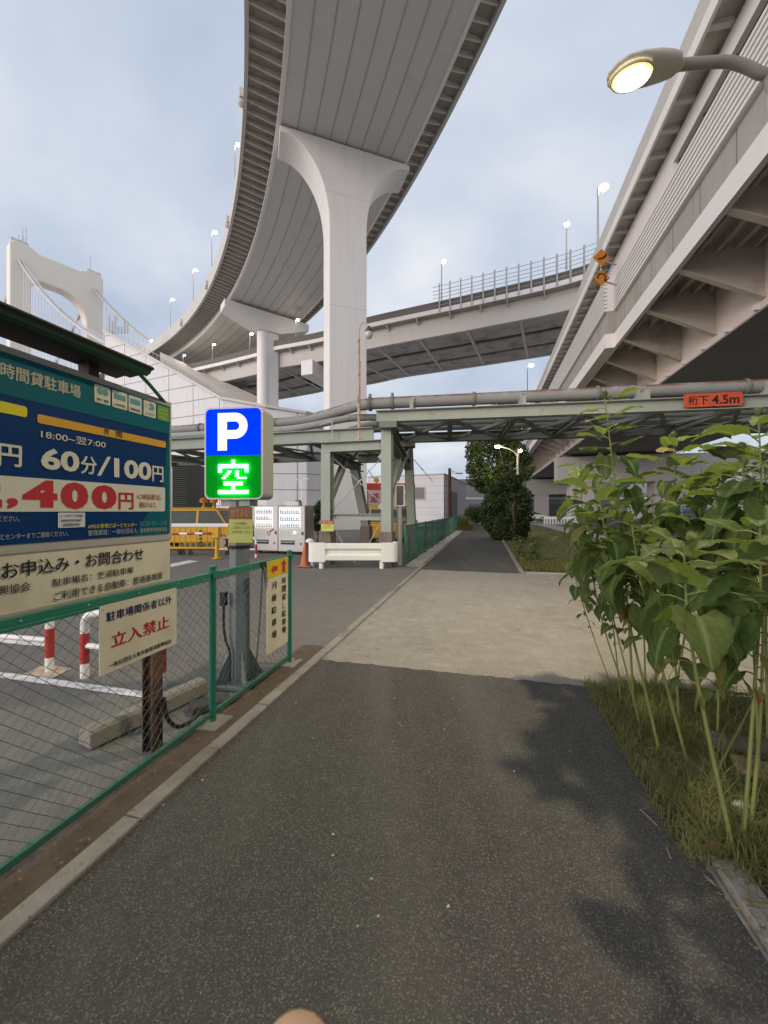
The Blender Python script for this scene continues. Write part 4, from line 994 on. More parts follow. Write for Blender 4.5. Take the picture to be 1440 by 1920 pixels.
def car(label, paint, loc, rz, Lc=4.3, H=1.72, Wc=1.7, van=True, group=None, lamps=True, cat='car'):
    o = thing('parked_car', label, cat, (0, 0, 0), 0, group)
    hl, hw = Lc / 2, Wc / 2
    low = [(-hl, .35), (-hl + .05, .28), (hl - .1, .28), (hl, .4), (hl, .72), (hl - .12, .86), (hl - .85, .98), (-hl, .98)]
    if van: low = low[:4] + [(hl, .75), (hl - .1, .92), (hl - .55, 1.0), (-hl, 1.0)]
    b = MB(); b.prism(low, V((0, -hw, 0)), V((1, 0, 0)), UZ, V((0, Wc, 0))); b.build('body', paint, o, bevel=.06)
    f0, f1, r1 = (hl - .55, hl - 1.05, -hl + .12) if van else (hl - .85, hl - 1.55, -hl + .75)
    b = MB(); rf = [(-hl + .02, .985), (f0, .985), (f1, H - .06), (r1, H - .06)]
    hw2 = hw - .14
    vs_ = [V((x, sg * (hw - .03 if i < 2 else hw2), z)) for sg in (-1, 1) for i, (x, z) in enumerate(rf)]
    b.add(vs_, [(0, 1, 2, 3), (7, 6, 5, 4), (0, 4, 5, 1), (1, 5, 6, 2), (2, 6, 7, 3), (3, 7, 4, 0)]); b.build('cabin', paint, o, bevel=.04)
    b = MB(); b.prism([(r1 - .02, H - .06), (f1 + .02, H - .06), (f1 - .2, H), (r1 + .15, H)], V((0, -hw2, 0)), V((1, 0, 0)), UZ, V((0, hw2 * 2, 0))); b.build('roof', paint, o, bevel=.03)
    # windows 6 mm proud of the cabin sides
    def side(xa, xb, sg, cut=0):
        zt, zbm = H - .13, 1.04; yb_ = (hw - .03) - .11 * (zbm - .985) / (H - 1.045) + .008; yt = (hw - .03) - .11 * (zt - .985) / (H - 1.045) + .008
        mb = MB(); mb.add([V((xa, sg * yb_, zbm)), V((xb, sg * yb_, zbm)), V((xb - cut, sg * yt, zt)), V((xa, sg * yt, zt))], [(0, 1, 2, 3)]); mb.build('window', m_glass, o)
    for sg in (-1, 1):
        side(-hl + .2, -hl + 1.15, sg); side(-hl + 1.35, f1 - .85, sg); side(f1 - .75, f0 - .12, sg, (f0 - f1) * .82)
    b = MB(); k0, k1 = .1, .88
    pf = lambda f, y: V((lerp(f0, f1, f) + .012, y, lerp(.985, H - .06, f) + .008))
    b.add([pf(k0, -hw + .14), pf(k0, hw - .14), pf(k1, hw2 - .08), pf(k1, -hw2 + .08)], [(0, 1, 2, 3)]); b.build('windscreen', m_glass, o)
    rx = lambda f: lerp(-hl + .02, r1, f) - .012
    b = MB(); b.add([V((rx(.12), -hw + .16, lerp(.985, H - .06, .12))), V((rx(.85), -hw2 + .08, lerp(.985, H - .06, .85))), V((rx(.85), hw2 - .08, lerp(.985, H - .06, .85))), V((rx(.12), hw - .16, lerp(.985, H - .06, .12)))], [(0, 1, 2, 3)]); b.build('rear_window', m_glass, o)
    for x in (hl - .8, -hl + .75):
        for sg in (-1, 1):
            wh = MB(); wh.lathe([(.2, -.1), (.31, -.1), (.325, -.06), (.325, .06), (.31, .1), (.2, .1)], (x, sg * (hw - .08), .325), 18, V((0, 1, 0)), True); wo = wh.build('wheel', m_tyre, o)
            MB().lathe([(.001, .105 * sg), (.19, .105 * sg), (.2, .09 * sg)], (x, sg * (hw - .08), .325), 14, V((0, 1, 0))).build('rim', m_rim, wo)
    for sg in (-1, 1):
        MB().box((hl - .02, sg * (hw - .3), .72), (.08, .34, .14)).build('headlight', pmat('headlight', (.6, .6, .6), .15), o, bevel=.02)
        MB().box((-hl + .0, sg * (hw - .12), .82), (.06, .14, .26)).build('tail_light', m_red, o, bevel=.01)
        MB().box((f0 - .35, sg * (hw + .08), 1.05), (.1, .16, .12)).build('mirror', m_black, o, bevel=.02)
    MB().box((hl, 0, .42), (.1, Wc - .1, .16)).build('bumper', pmat('bumper_grey', (.08, .08, .08), .6), o, bevel=.02)
    o.location = loc; o.rotation_euler = (0, 0, rz); o.matrix_basis = M.Translation(V(loc)) @ M.Rotation(rz, 4, 'Z')
    return o
yv = car('yellow patrol van parked side-on behind the yellow rolling gate', m_yel, ((372 - CX) / F * 16.6, 16.6, 0), R(-2), 4.4, 1.74)
def beacon(p, label):
    t = thing('beacon_lamp', label, 'warning light', p, 0, 'orange rotating beacons')
    MB().lathe([(.07, 0), (.07, .06), (.03, .08), (.03, .2), (.16, .22), (.16, .25)], p, 12).build('stand', m_yel, t)
    MB().lathe([(.15, .25), (.16, .33), (.10, .40), (.001, .42)], p, 12).build('lens', pmat('orange_lens', (.55, .16, .02), .3), t)
for i, px in enumerate((382, 401)):
    p = V(((px - CX) / F * 16.2, 16.2, 1.74)); beacon(p, ('left orange beacon on the yellow patrol van roof', 'right orange beacon on the yellow patrol van roof')[i])
yv2 = car('yellow service van seen from behind over the far green fence', m_yel, L(-4.6, 19.5), RZ + R(90), 4.2, 1.85)
yv3 = car('second yellow van, mostly hidden by the leg of the pipe bridge', m_yel, L(-6.1, 23.5), RZ + R(86), 4.2, 1.9)
# barrier pipes beside the machines
ub = thing('pipe_barrier', 'red and white pipe barrier just left of the vending machines', 'barrier', V(((478 - CX) / F * 13.2, 13.2, 0)))
x1 = (480 - CX) / F * 13.2; x0 = x1 - 1.3
b = MB(); b.tube(curve_pts([(x1, 13.2, 0.45), (x1, 13.2, .58), (x1 - .06, 13.2, .66), (x1 - .15, 13.2, .68), (x0 + .15, 13.2, .68), (x0 + .06, 13.2, .66), (x0, 13.2, .58), (x0, 13.2, .45)], 4), .04, 8); b.tube([(x0, 13.2, .28), (x1, 13.2, .28)], .03, 8); b.tube([(x1, 13.2, 0), (x1, 13.2, .12)], .041, 8); b.tube([(x0, 13.2, 0), (x0, 13.2, .12)], .041, 8); b.build('rails', m_wht, ub)
b = MB(); b.tube([(x1, 13.2, .12), (x1, 13.2, .45)], .042, 8); b.tube([(x0, 13.2, .12), (x0, 13.2, .45)], .042, 8); b.build('red_bands', m_red, ub)
# road-works board between the legs
p = V(((733 - CX) / F * 20, 20, 0)); rw = thing('roadworks_board', 'red and green road-works board standing behind the pipe bridge leg', 'sign', p)
hwid = 1.25
b = MB(); b.box(p + V((0, 0, 2.1)), (hwid * 2, .06, 1.9)); b.build('sign_board', pmat('pale_board', (.45, .38, .34), .6, .15, 2), rw)
b = MB(); b.box(p + V((0, -.04, 2.86)), (hwid * 2 - .05, .02, .32)); b.box(p + V((-hwid + .03, -.04, 2.1)), (.06, .02, 1.85)); b.build('red_band', m_red, rw)
b = MB(); b.box(p + V((0, -.04, 1.42)), (hwid * 2 - .1, .02, .5)); b.build('green_band', pmat('board_green', (.02, .20, .11), .6), rw)
b = MB(); text_to(b, '道', p + V((-1.08, -.05, 2.05)), V((1, 0, 0)), UZ, .45, .48, .02); text_to(b, '中', p + V((.68, -.05, 2.05)), V((1, 0, 0)), UZ, .42, .48, .02); b.build('lettering', pmat('board_letters', (.35, .03, .12), .6), rw)
b = MB()
for x in (-1.0, 1.0): b.tube([p + V((x, 0, 0)), p + V((x, 0, 1.2))], .05, 6)
b.build('legs', m_galv, rw)
for x in (-.75, .85): MB().lathe([(.001, -.05), (.14, -.03), (.14, .03), (.001, .05)], p + V((x, 0, 3.2)), 12, V((0, 1, 0))).build('flasher', pmat('flasher', (.55, .25, .02), .4), rw)
# little litter notice on the leg
def litter_sign(c, w_, h_, ax_, nrm, label, strong):
    t = thing('notice_board', label, 'sign', c)
    o_ = V(c) - ax_ * w_ / 2 - UZ * h_ / 2
    b = MB(); b.prism([(0, 0), (w_, 0), (w_, h_), (0, h_)], o_, ax_, UZ, -nrm * .012); b.build('sign_plate', pmat('notice_yellow', (.50, .52, .10) if strong else (.42, .45, .13), .6, .05, 4), t)
    b = MB(); b.prism([(0, h_ * .66), (w_, h_ * .66), (w_, h_), (0, h_)], o_ + nrm * .003, ax_, UZ, -nrm * .002); b.build('top_band', pmat('notice_red', (.38, .03, .03) if strong else (.22, .075, .03), .6), t)
    b = MB(); text_to(b, '捨てるな!', o_ + nrm * .006 + ax_ * w_ * .1 + UZ * h_ * .72, ax_, UZ, w_ * .8, h_ * .22, .01); b.build('lettering', pmat('notice_white', (.62, .6, .5) if strong else (.40, .30, .16), .6), t)
    b = MB()
    for k, tx in enumerate(('ごみの投棄は', 'ここに置かないでください', 'ごみは持ち帰って下さい')): text_to(b, tx, o_ + nrm * .006 + ax_ * w_ * (.22 if k == 0 else .08) + UZ * h_ * (.50 - k * .12), ax_, UZ, w_ * (.55 if k == 0 else .84), h_ * .085)
    b.build('small_print', pmat('notice_ink', (.06, .07, .03), .6), t); return t
c = at(614, 986, L(TA, SF).y - .42); litter_sign(c, 25 / F * c.y, 20 / F * c.y, DT, -DS, 'small red and yellow litter notice on the left leg of the pipe bridge', True)
# =================================================================== BIG PARKING SIGN
TS_ = -2.12
def srange(xl, xr, t): return onT(xl, 900, t)[0], onT(xr, 900, t)[0]
def zrange(x, yt, yb, t): return onT(x, yb, t)[1], onT(x, yt, t)[1]
def rect_px(mb, t, xl, xr, xref, yt, yb, rad=0, thick=.002):
    s0, s1 = srange(xl, xr, t); z0, z1 = zrange(xref, yt, yb, t)
    return rect(mb, t, s0, s1, z0, z1, rad, thick)
def rect(mb, t, s0, s1, z0, z1, rad=0, thick=.002):
    poly = rrect(0, 0, s1 - s0, z1 - z0, rad) if rad else [(0, 0), (s1 - s0, 0), (s1 - s0, z1 - z0), (0, z1 - z0)]
    return mb.prism(poly, L(t - thick, s0, z0), DS, UZ, DT * thick)
def text_px(mb, body, t, xl, xr, xref, yt, yb, bold=.012):
    s0, s1 = srange(xl, xr, t); z0, z1 = zrange(xref, yt, yb, t)
    return text_to(mb, body, L(t, s0, z0), DS, UZ, s1 - s0, z1 - z0, bold)
sE = onT(321, 900, TS_)[0]; s_w = -.55
zb_t = onT(320, 757.5, TS_)[1]; zb_b = onT(319, 1004, TS_)[1]; zc_b = onT(315, 1088, TS_)[1]; zc_t = onT(315, 1010, TS_)[1]
pk = thing('parking_sign', 'big teal and blue parking tariff sign with a cream lower plate behind the fence', 'sign', L(TS_ - .1, 1.0), RZ)
m_signframe = pmat('sign_frame', (.36, .35, .32), .5, .08, 4)
m_blue = pmat('sign_blue', (.003, .034, .135), .5, .08, 2, spec=.12); m_teal = pmat('sign_teal', (.003, .105, .14), .5, .08, 2, spec=.12)
m_cream = pmat('sign_cream', (.60, .565, .45), .55, .06, 3, dirt=(4, .52, .4), streak=.25, dcol=(.36, .32, .22)); m_ltr = pmat('letter_cream', (.58, .58, .50), .5, .04, 4)
b = MB(); b.pbox(TS_ - .16, TS_ - .006, s_w, sE + .012, zb_b - .02, zb_t + .015); b.build('sign_cabinet', m_signframe, pk, bevel=.006)
b = MB(); rect(b, TS_ - .002, s_w + .02, sE - .012, zb_b + .015, zb_t - .02, 0, .003); b.build('blue_field', m_blue, pk)
zt0 = onT(320, 815, TS_)[1]
b = MB(); rect(b, TS_, s_w + .02, sE - .012, zt0, zb_t - .02, 0, .0015)
# teal field sweeps down along the right edge
s1 = sE - .012; zz = zb_b + .015
b.add([L(TS_ - .0004, s1 - .015, zt0), L(TS_ - .0004, s1 - .06, lerp(zt0, zz, .55)), L(TS_ - .0004, s1 - .28, zz), L(TS_ - .0004, s1, zz), L(TS_ - .0004, s1, zt0)], [(0, 1, 2, 3, 4)])
b.build('teal_field', m_teal, pk)
T1 = TS_ + .002
b = MB(); text_px(b, '時間貸駐車場', T1, 1, 151, 151, 724, 747, .02); b.build('title', pmat('title_beige', (.42, .42, .34), .5), pk)
b = MB(); rect_px(b, T1, -70, 51, 51, 763, 783, .012); b.build('yellow_bar', pmat('bar_yellow', (.62, .56, .01), .5, .04), pk)
b = MB(); rect_px(b, T1, 70, 311, 311, 828, 840, .012); b.build('orange_bar', pmat('bar_orange', (.58, .31, .02), .5, .04), pk)
b = MB(); text_px(b, '夜', T1 + .002, 195, 205, 205, 804, 816, .01); text_px(b, '間', T1 + .002, 218, 229, 229, 808, 821, .01); b.build('night_lettering', pmat('ink_brown', (.10, .07, .02), .6), pk)
b = MB(); text_px(b, '18:00~翌7:00', T1, 77, 198, 198, 828, 840.5, .008); b.build('tariff_lettering', m_ltr, pk)
b = MB(); text_px(b, '円', T1, -3, 40, 40, 837, 876, .03); b.build('tariff_lettering', m_ltr, pk)
b = MB(); text_px(b, '60', T1, 77, 149, 149, 848, 886, .035); b.build('tariff_lettering', m_ltr, pk)
b = MB(); text_px(b, '分', T1, 152, 181, 181, 858, 890, .03); b.build('tariff_lettering', m_ltr, pk)
b = MB(); text_px(b, '/', T1, 182, 208, 208, 857, 894, .0); b.build('tariff_lettering', m_ltr, pk)
b = MB(); text_px(b, '100', T1, 214, 284, 284, 868, 901, .035); b.build('tariff_lettering', m_ltr, pk)
b = MB(); text_px(b, '円', T1, 286, 306, 306, 876, 904, .03); b.build('tariff_lettering', m_ltr, pk)
b = MB(); rect_px(b, T1, -90, 309.5, 309, 914, 959, .012); b.build('white_panel', m_ltr, pk)
m_pred = pmat('price_red', (.42, .02, .03), .5)
b = MB(); text_px(b, '2', T1 + .002, -32, 4, 4, 897, 952, .07); b.build('price_lettering', m_pred, pk)
b = MB(); text_px(b, ',', T1 + .002, 13, 34, 34, 934, 954, .05); b.build('price_lettering', m_pred, pk)
b = MB(); text_px(b, '4', T1 + .002, 42, 108, 108, 902, 952, .06); b.build('price_lettering', m_pred, pk)
b = MB(); text_px(b, '0', T1 + .002, 114, 166, 166, 906, 955, .06); b.build('price_lettering', m_pred, pk)
b = MB(); text_px(b, '0', T1 + .002, 172, 219, 219, 911, 955, .06); b.build('price_lettering', m_pred, pk)
b = MB(); text_px(b, '円', T1 + .002, 223, 250, 250, 925, 955, .05); b.build('price_lettering', m_pred, pk)
b = MB(); text_px(b, '※この料金は繰り返し', T1 + .002, 257, 303, 303, 927, 938, .01); text_px(b, '適用されます。', T1 + .002, 261, 293, 293, 942, 952, .01); b.build('red_small_print', pmat('small_red', (.40, .08, .05), .5), pk)
b = MB(); rect_px(b, T1 + .001, 109, 159.5, 159, 961, 988); b.build('sticker', pmat('sticker_white', (.55, .58, .62), .5), pk)
b = MB(); text_px(b, 'インボイス制度', T1 + .003, 112, 156, 156, 964, 969, .005); text_px(b, '適格請求書発行事業者', T1 + .003, 115, 153, 153, 973, 977.5, .01); text_px(b, '登録駐車場', T1 + .003, 118, 150, 150, 980, 986, .005); b.build('sticker_lettering', pmat('sticker_ink', (.15, .17, .25), .5), pk)
b = MB(); text_px(b, 'AMSお客様さぽーとセンター', T1, 165, 257, 257, 979.5, 987.5, .02); b.build('yellow_lettering', pmat('yellow_ink', (.55, .5, .04), .5), pk)
b = MB(); text_px(b, '0120-951-365', T1, 262, 313, 313, 976, 984, .004); b.build('phone_lettering', pmat('phone_ink', (.10, .22, .26), .5), pk)
m_foot = pmat('footer_ink', (.34, .38, .38), .5)
b = MB(); text_px(b, '管理運営：一般社団法人', T1, 165, 257, 257, 990, 999, .006); b.build('footer_lettering', m_foot, pk)
b = MB(); text_px(b, '東京都港湾振興協会', T1, 263, 313, 313, 988, 996, .006); b.build('footer_lettering', m_foot, pk)
b = MB(); text_px(b, 'ください。', T1, -2, 36, 36, 967, 978, .004); b.build('footer_lettering', m_foot, pk)
b = MB(); text_px(b, 'とセンターまでご連絡ください。', T1, 1, 128, 128, 995, 1005, .004); b.build('footer_lettering', m_foot, pk)
# pictogram squares
caps = ['釣 銭', '1,000円札', '領収証', 'コールセンター']
spec = [(177, 206.5), (210, 238.5), (241, 265.5), (269, 292)]
zi0, zi1 = zrange(192, 724, 757, T1); mpic = pmat('pictogram_teal', (.10, .27, .30), .5); mink = pmat('pictogram_ink', (.05, .06, .05), .5)
for (xl, xr), cpt in zip(spec, caps):
    s0, s1 = srange(xl, xr, T1); b = MB(); rect(b, T1 + .001, s0, s1, zi0, zi1, .008, .0015); ic = b.build('pictogram', m_ltr, pk)
    wS = s1 - s0; hS = zi1 - zi0; b = MB(); cz = zi0 + hS * .66; cs = (s0 + s1) / 2; tt = T1 + .0025
    if cpt[0] == '釣':
        for k in (-1, 1): b.add([L(tt + .0002 * k, cs + k * wS * .17 + math.cos(R(a)) * wS * .2, cz + math.sin(R(a)) * wS * .2) for a in range(0, 360, 20)], [tuple(range(18))])
    elif cpt[0] == 'コ':
        b.add([L(tt, cs + wS * .1, cz)] + [L(tt, cs + wS * .1 + math.cos(R(a)) * wS * .25, cz + math.sin(R(a)) * wS * .25) for a in range(-150, 160, 20)], [(0, i, i + 1) for i in range(1, 16)])
        for k in (-1, 0, 1): b.add([L(tt, cs - wS * .38, cz + k * .012 - .002), L(tt, cs - wS * .25, cz + k * .008 - .002), L(tt, cs - wS * .25, cz + k * .008 + .002), L(tt, cs - wS * .38, cz + k * .012 + .002)], [(0, 1, 2, 3)])
    else: rect(b, tt, s0 + wS * .12, s1 - wS * .12, cz - hS * .16, cz + hS * .16, 0, .001)
    b.build('symbol', mpic, ic)
    b = MB(); text_to(b, cpt, L(tt, s0 + wS * .12, zi0 + hS * .10), DS, UZ, wS * .76, hS * .17, .01); b.build('caption', mink, ic)
s0, s1 = srange(295, 316, T1); b = MB(); rect(b, T1 + .001, s0, s1, zi0 + .0, zi1 - .004, .004, .0015); gm_ = b.build('green_square', pmat('square_green', (.13, .29, .03), .5, .1), pk)
b = MB()
for k in range(3): rect(b, T1 + .0025, s0 + .01, s1 - .02 + .005 * k, lerp(zi0, zi1, .18 + .26 * k), lerp(zi0, zi1, .23 + .26 * k), 0, .001)
b.build('pale_bars', pmat('pale_green', (.32, .45, .12), .5), gm_)
# cream plate
b = MB(); b.pbox(TS_ - .09, TS_ - .004, s_w, sE - .005, zc_b, zc_t); b.build('lower_plate', m_cream, pk, bevel=.004)
b = MB(); b.pbox(TS_ - .1, TS_ + .004, s_w, sE - .003, zc_b - .025, zc_b + .006); b.pbox(TS_ - .1, TS_ + .004, s_w, sE - .003, zc_t - .006, zc_t + .012); b.build('plate_frame', m_signframe, pk)
b = MB(); text_px(b, 'お申込み・お問合わせ', T1, 4, 269, 269, 1027, 1049, .015); b.build('heading_lettering', m_black, pk)
m_igrey = pmat('ink_grey', (.03, .03, .03), .6)
b = MB(); text_px(b, '駐車場名：芝浦駐車場', T1, 99, 250, 250, 1062, 1074, .008); b.build('plate_lettering', m_igrey, pk)
b = MB(); text_px(b, 'ご利用できる自動車：普通乗用車', T1, 101, 305, 305, 1072, 1085, .008); b.build('plate_lettering', m_igrey, pk)
b = MB(); text_px(b, '興協会', T1, -4, 57, 57, 1090, 1107, .01); b.build('plate_lettering', m_igrey, pk)
# posts and lamp hood
m_brown = rust_mat('brown_steel', (.06, .038, .03), (.11, .05, .03), .5, .65, 4, False)
for s in (onT(286, 1400, -2.17)[0], .35):
    b = MB(); hbeam(b, L(-2.17, s, -.1), L(-2.17, s, zb_b), .085, .085, DT, .008); b.build('post', m_brown, pk)
m_hood = pmat('hood_rust', (.045, .03, .025), .8, .3, 8); m_hoodg = pmat('hood_green', (.022, .06, .038), .6, .15, 5)
zh = zb_t + .06; hs0, hs1 = s_w, onT(291, 722, -1.95)[0]
b = MB(); b.prism([(-.14, .035), (-.06, .06), (.15, .078), (.165, .064), (.155, .054), (-.05, .042), (-.13, .03)], L(TS_, hs0, zh), DT, UZ, DS * (hs1 - hs0)); b.build('hood_top', m_hood, pk)
b = MB(); b.prism([(.10, .06), (.15, .064), (.14, .045), (.11, .03)], L(TS_, hs0, zh - .01), DT, UZ, DS * (hs1 - hs0 - .005)); b.build('hood_edge', m_hoodg, pk)
b = MB(); b.prism([(.0, .042), (.10, .05), (.10, .022), (.01, .012)], L(TS_, hs0, zh), DT, UZ, DS * (hs1 - hs0 - .03)); b.build('lamp_housing', pmat('housing_dark', (.012, .012, .012), .6), pk)
s_a, s_b = srange(172, 191, TS_); b = MB(); b.pbox(TS_ - .10, TS_ - .02, s_a, s_b, zb_t + .014, zh + .03); b.build('hood_strut', m_hood, pk)
b = MB(); b.tube([L(TS_ + .10, hs1 - .06, zh + .03), L(TS_ + .06, hs1 + .06, zh - .0), L(TS_ - .02, sE - .03, zb_t)], .012, 6); b.build('hood_bracket', m_hoodg, pk)

# =================================================================== GREEN CHAIN-LINK FENCE (near)
m_fgreen = pmat('fence_green', (.02, .17, .11), .4, .15, 4, dirt=(6, .6, .4), dcol=(.05, .08, .05))
m_fdark = pmat('rail_green', (.035, .12, .085), .45, .2, 4, dirt=(4, .52, .6), dcol=(.06, .07, .045))
m_wire = pmat('fence_wire', (.10, .125, .11), .5, .2, 6)
TF = -2.0
def chain(mb, t, s0, s1, z0, z1, pitch, r, n=3, pts=None):
    """two families of diagonal wires, slightly kinked, clipped to the panel"""
    h_ = z1 - z0
    k0 = int(math.floor((s0 - h_) / pitch)); k1 = int(math.ceil(s1 / pitch)) + 1
    for sg in (1, -1):
        for k in range(k0, k1 + int(h_ / pitch) + 1):
            a = k * pitch
            p0s, p1s = (a, a + h_) if sg == 1 else (a + h_, a)
            zA, zB = z0, z1; sA, sB = p0s, p1s
            lo_, hi_ = s0, s1
            d = sB - sA
            fa, fb = 0., 1.
            f0, f1 = (lo_ - sA) / d, (hi_ - sA) / d
            if f0 > f1: f0, f1 = f1, f0
            fa, fb = max(fa, f0), min(fb, f1)
            if fb - fa < .02: continue
            m_ = max(1, int((fb - fa) * h_ / pitch * 1.0))
            P = [L(t + sg * .004 * (1 if i % 2 else -1), lerp(sA, sB, lerp(fa, fb, i / m_)), lerp(zA, zB, lerp(fa, fb, i / m_))) for i in range(m_ + 1)]
            mb.tube(P, r, n, False, False)
fence = thing('chain_link_fence', 'green chain-link fence carrying two signs, left of the path near the viewer', 'fence', L(TF, 1.2), RZ)
posts = [-3.55, -1.53, .48, 2.49, 3.67]
ztop = 1.14
for s in posts:
    b = MB(); b.tube([L(TF, s, -.1), L(TF, s, ztop + .03)], .026, 12); b.lathe([(.029, 0), (.028, .012), (.001, .02)], L(TF, s, ztop + .03), 12); b.box(L(TF + .02, s, ztop - .02), (.03, .07, .05), DT, DS); b.build('post', m_fgreen, fence)
for a, c_ in zip(posts[:-1], posts[1:]):
    b = MB(); b.pbox(TF - .02, TF + .02, a + .028, c_ - .028, ztop - .045, ztop - .005); b.pbox(TF + .017, TF + .021, a + .03, c_ - .03, ztop - .062, ztop - .0455); b.build('top_rail', m_fgreen, fence, bevel=.003)
    b = MB(); b.pbox(TF - .015, TF + .015, a + .028, c_ - .028, .05, .085); b.build('bottom_rail', m_fdark, fence, bevel=.003)
    b = MB()
    for k in range(int((c_ - a) / .3)): b.lathe([(.006, 0), (.004, .004), (.001, .005)], L(TF + .021, a + .15 + k * .3, ztop - .025), 8, DT)
    b.build('rivets', m_galv, fence)
b = MB(); chain(b, TF + .0, posts[0], posts[-1], .075, ztop - .05, .070, .0016); b.tube([L(TF, posts[0], .45), L(TF, posts[-1], .47)], .0018, 4, False, False)
tag(b.build('wire_mesh', m_wire, fence), kind='stuff')
for s in (2.49, 3.67): b = MB(); b.pbox(TF - .09, TF + .11, s - .12, s + .1, -.15, .012); b.build('footing', m_kerb, fence, bevel=.008)
# far fence
ff = thing('far_fence', 'longer green chain-link fence running into the distance along the left of the path', 'fence', L(-2.28, 24), RZ)
s = 11.1; k = 0
fp = []
while s < 38: fp.append(s); s += 2.0
for s in fp: b = MB(); b.tube([L(-2.28, s, -.1), L(-2.28, s, 1.2)], .03, 8); b.build('post', m_fgreen, ff)
b = MB(); b.pbox(-2.30, -2.26, fp[0], fp[-1], 1.13, 1.17); b.build('top_rail', m_fgreen, ff)
b = MB(); b.pbox(-2.295, -2.265, fp[0], fp[-1], .06, .1); b.build('bottom_rail', m_fdark, ff)
b = MB(); chain(b, -2.28, fp[0], fp[-1], .1, 1.13, .066, .0030); tag(b.build('wire_mesh', m_fdark, ff), kind='stuff')
b = MB(); b.pbox(-2.36, -2.3, 11.6, 12.0, .35, .8); b.build('grey_plate', m_galv, ff)

# =================================================================== NO-ENTRY SIGN and DIRECTION SIGN on the fence
TN = TF + .034
s0 = onT(187, 1138, TN)[0]; s1 = onT(331, 1102, TN)[0]; z1 = onT(331, 1102, TN)[1]; z0 = onT(331, 1207, TN)[1]
ne = thing('no_entry_sign', 'cream sign with red 立入禁止 lettering hung on the near fence', 'sign', L(TN, (s0 + s1) / 2, z0), RZ)
b = MB(); rect(b, TN, s0, s1, z0, z1, .004, .006); b.build('sign_plate', m_cream, ne)
b = MB(); text_px(b, '駐車場関係者以外', TN + .002, 200, 322, 322, 1116, 1131, .02); b.build('navy_lettering', pmat('ink_navy', (.012, .02, .09), .5), ne)
b = MB(); text_px(b, '立入禁止', TN + .002, 209, 317, 317, 1153, 1176, .03); b.build('red_lettering', pmat('ink_red', (.42, .015, .03), .5), ne)
b = MB(); text_px(b, '一般社団法人東京都港湾振興協会', TN + .002, 204, 321, 321, 1197, 1205, .012); b.build('small_lettering', pmat('ink_small', (.03, .035, .06), .5), ne)
b = MB()
for s, z in ((s0 + .02, z1 - .02), (s1 - .02, z1 - .02)): b.lathe([(.005, 0), (.004, .003), (.001, .004)], L(TN, s, z), 8, DT)
b.build('screws', m_galv, ne)
s0 = onT(500.5, 1052, TN)[0]; s1 = onT(540, 1043, TN)[0]; z1 = onT(540, 1044, TN)[1]; z0 = onT(538, 1204, TN)[1]
dsn = thing('direction_sign', 'tall cream sign with two red arrows on yellow at the end of the near fence', 'sign', L(TN, (s0 + s1) / 2, z0), RZ)
b = MB(); rect(b, TN, s0, s1, z0, z1, .004, .006); b.build('sign_plate', m_cream, dsn)
wS, hS = s1 - s0, z1 - z0; zy = z1 - hS * .185
b = MB(); rect(b, TN + .002, s0, s1, zy, z1 - .001, 0, .0015); b.build('yellow_band', pmat('band_yellow', (.58, .42, .01), .5), dsn)
b = MB(); rz_ = lambda u, v: L(TN + .004, s0 + wS * u, zy + (z1 - zy) * v)
b.add([rz_(.16, .45), rz_(.30, .2), rz_(.30, .33), rz_(.46, .33), rz_(.46, .62), rz_(.30, .62), rz_(.30, .75)], [tuple(range(7))])
b.add([rz_(.70, .12), rz_(.84, .12), rz_(.84, .6), rz_(.92, .6), rz_(.77, .92), rz_(.62, .6), rz_(.70, .6)], [tuple(range(7))]); b.build('arrows', pmat('arrow_red', (.45, .02, .02), .5), dsn)
b = MB()
for k, ch in enumerate('月極駐車場'): text_to(b, ch, L(TN + .002, s0 + wS * .20, zy - hS * (.135 + k * .135)), DS, UZ, wS * .22, hS * .078, .02)
b.build('lettering', m_black, dsn); b = MB()
for k, ch in enumerate('時間貸し駐車場'): text_to(b, ch, L(TN + .002, s0 + wS * (.68 if ch != 'し' else .72), zy - hS * (.115 + k * .095)), DS, UZ, wS * (.20 if ch != 'し' else .12), hS * .076, .02)
b.build('lettering', m_black, dsn)
# chain hanging from the fence
ch_ = thing('hanging_chain', 'thin dark chain hanging from the top rail of the near fence', 'chain', L(TF + .03, 3.2, 1.1), RZ)
b = MB()
def link(mb, c, d, r, l, flip):
    d = d.normalized(); u = d.cross(DT if flip else DS)
    if u.length < .1: u = d.cross(DS if flip else DT)
    u.normalize(); P = [c + d * (l * .5 * math.sin(R(a))) + u * (r * math.cos(R(a))) for a in range(0, 360, 45)]
    mb.tube(P + [P[0]], .0028, 4, False)
c1_ = onT(487, 1055, TF)[0]; c0_ = onT(471, 1275, TF)[0]; c2_ = onT(492, 1100, TF)[0]
for (sa, za, sb, zb2, n) in ((c1_, 1.12, c0_, .10, 46), (c2_, 1.12, c2_ + .01, .86, 12), (c1_ - .02, 1.12, c2_, .92, 9)):
    for i in range(n):
        f = i / n; p = L(TF + .03, lerp(sa, sb, f) + .02 * math.sin(f * 3), lerp(za, zb2, f)); link(b, p, L(0, sb - sa, zb2 - za), .008, .027, i % 2)
b.build('links', pmat('chain_dark', (.03, .03, .03), .5, metal=.4), ch_)

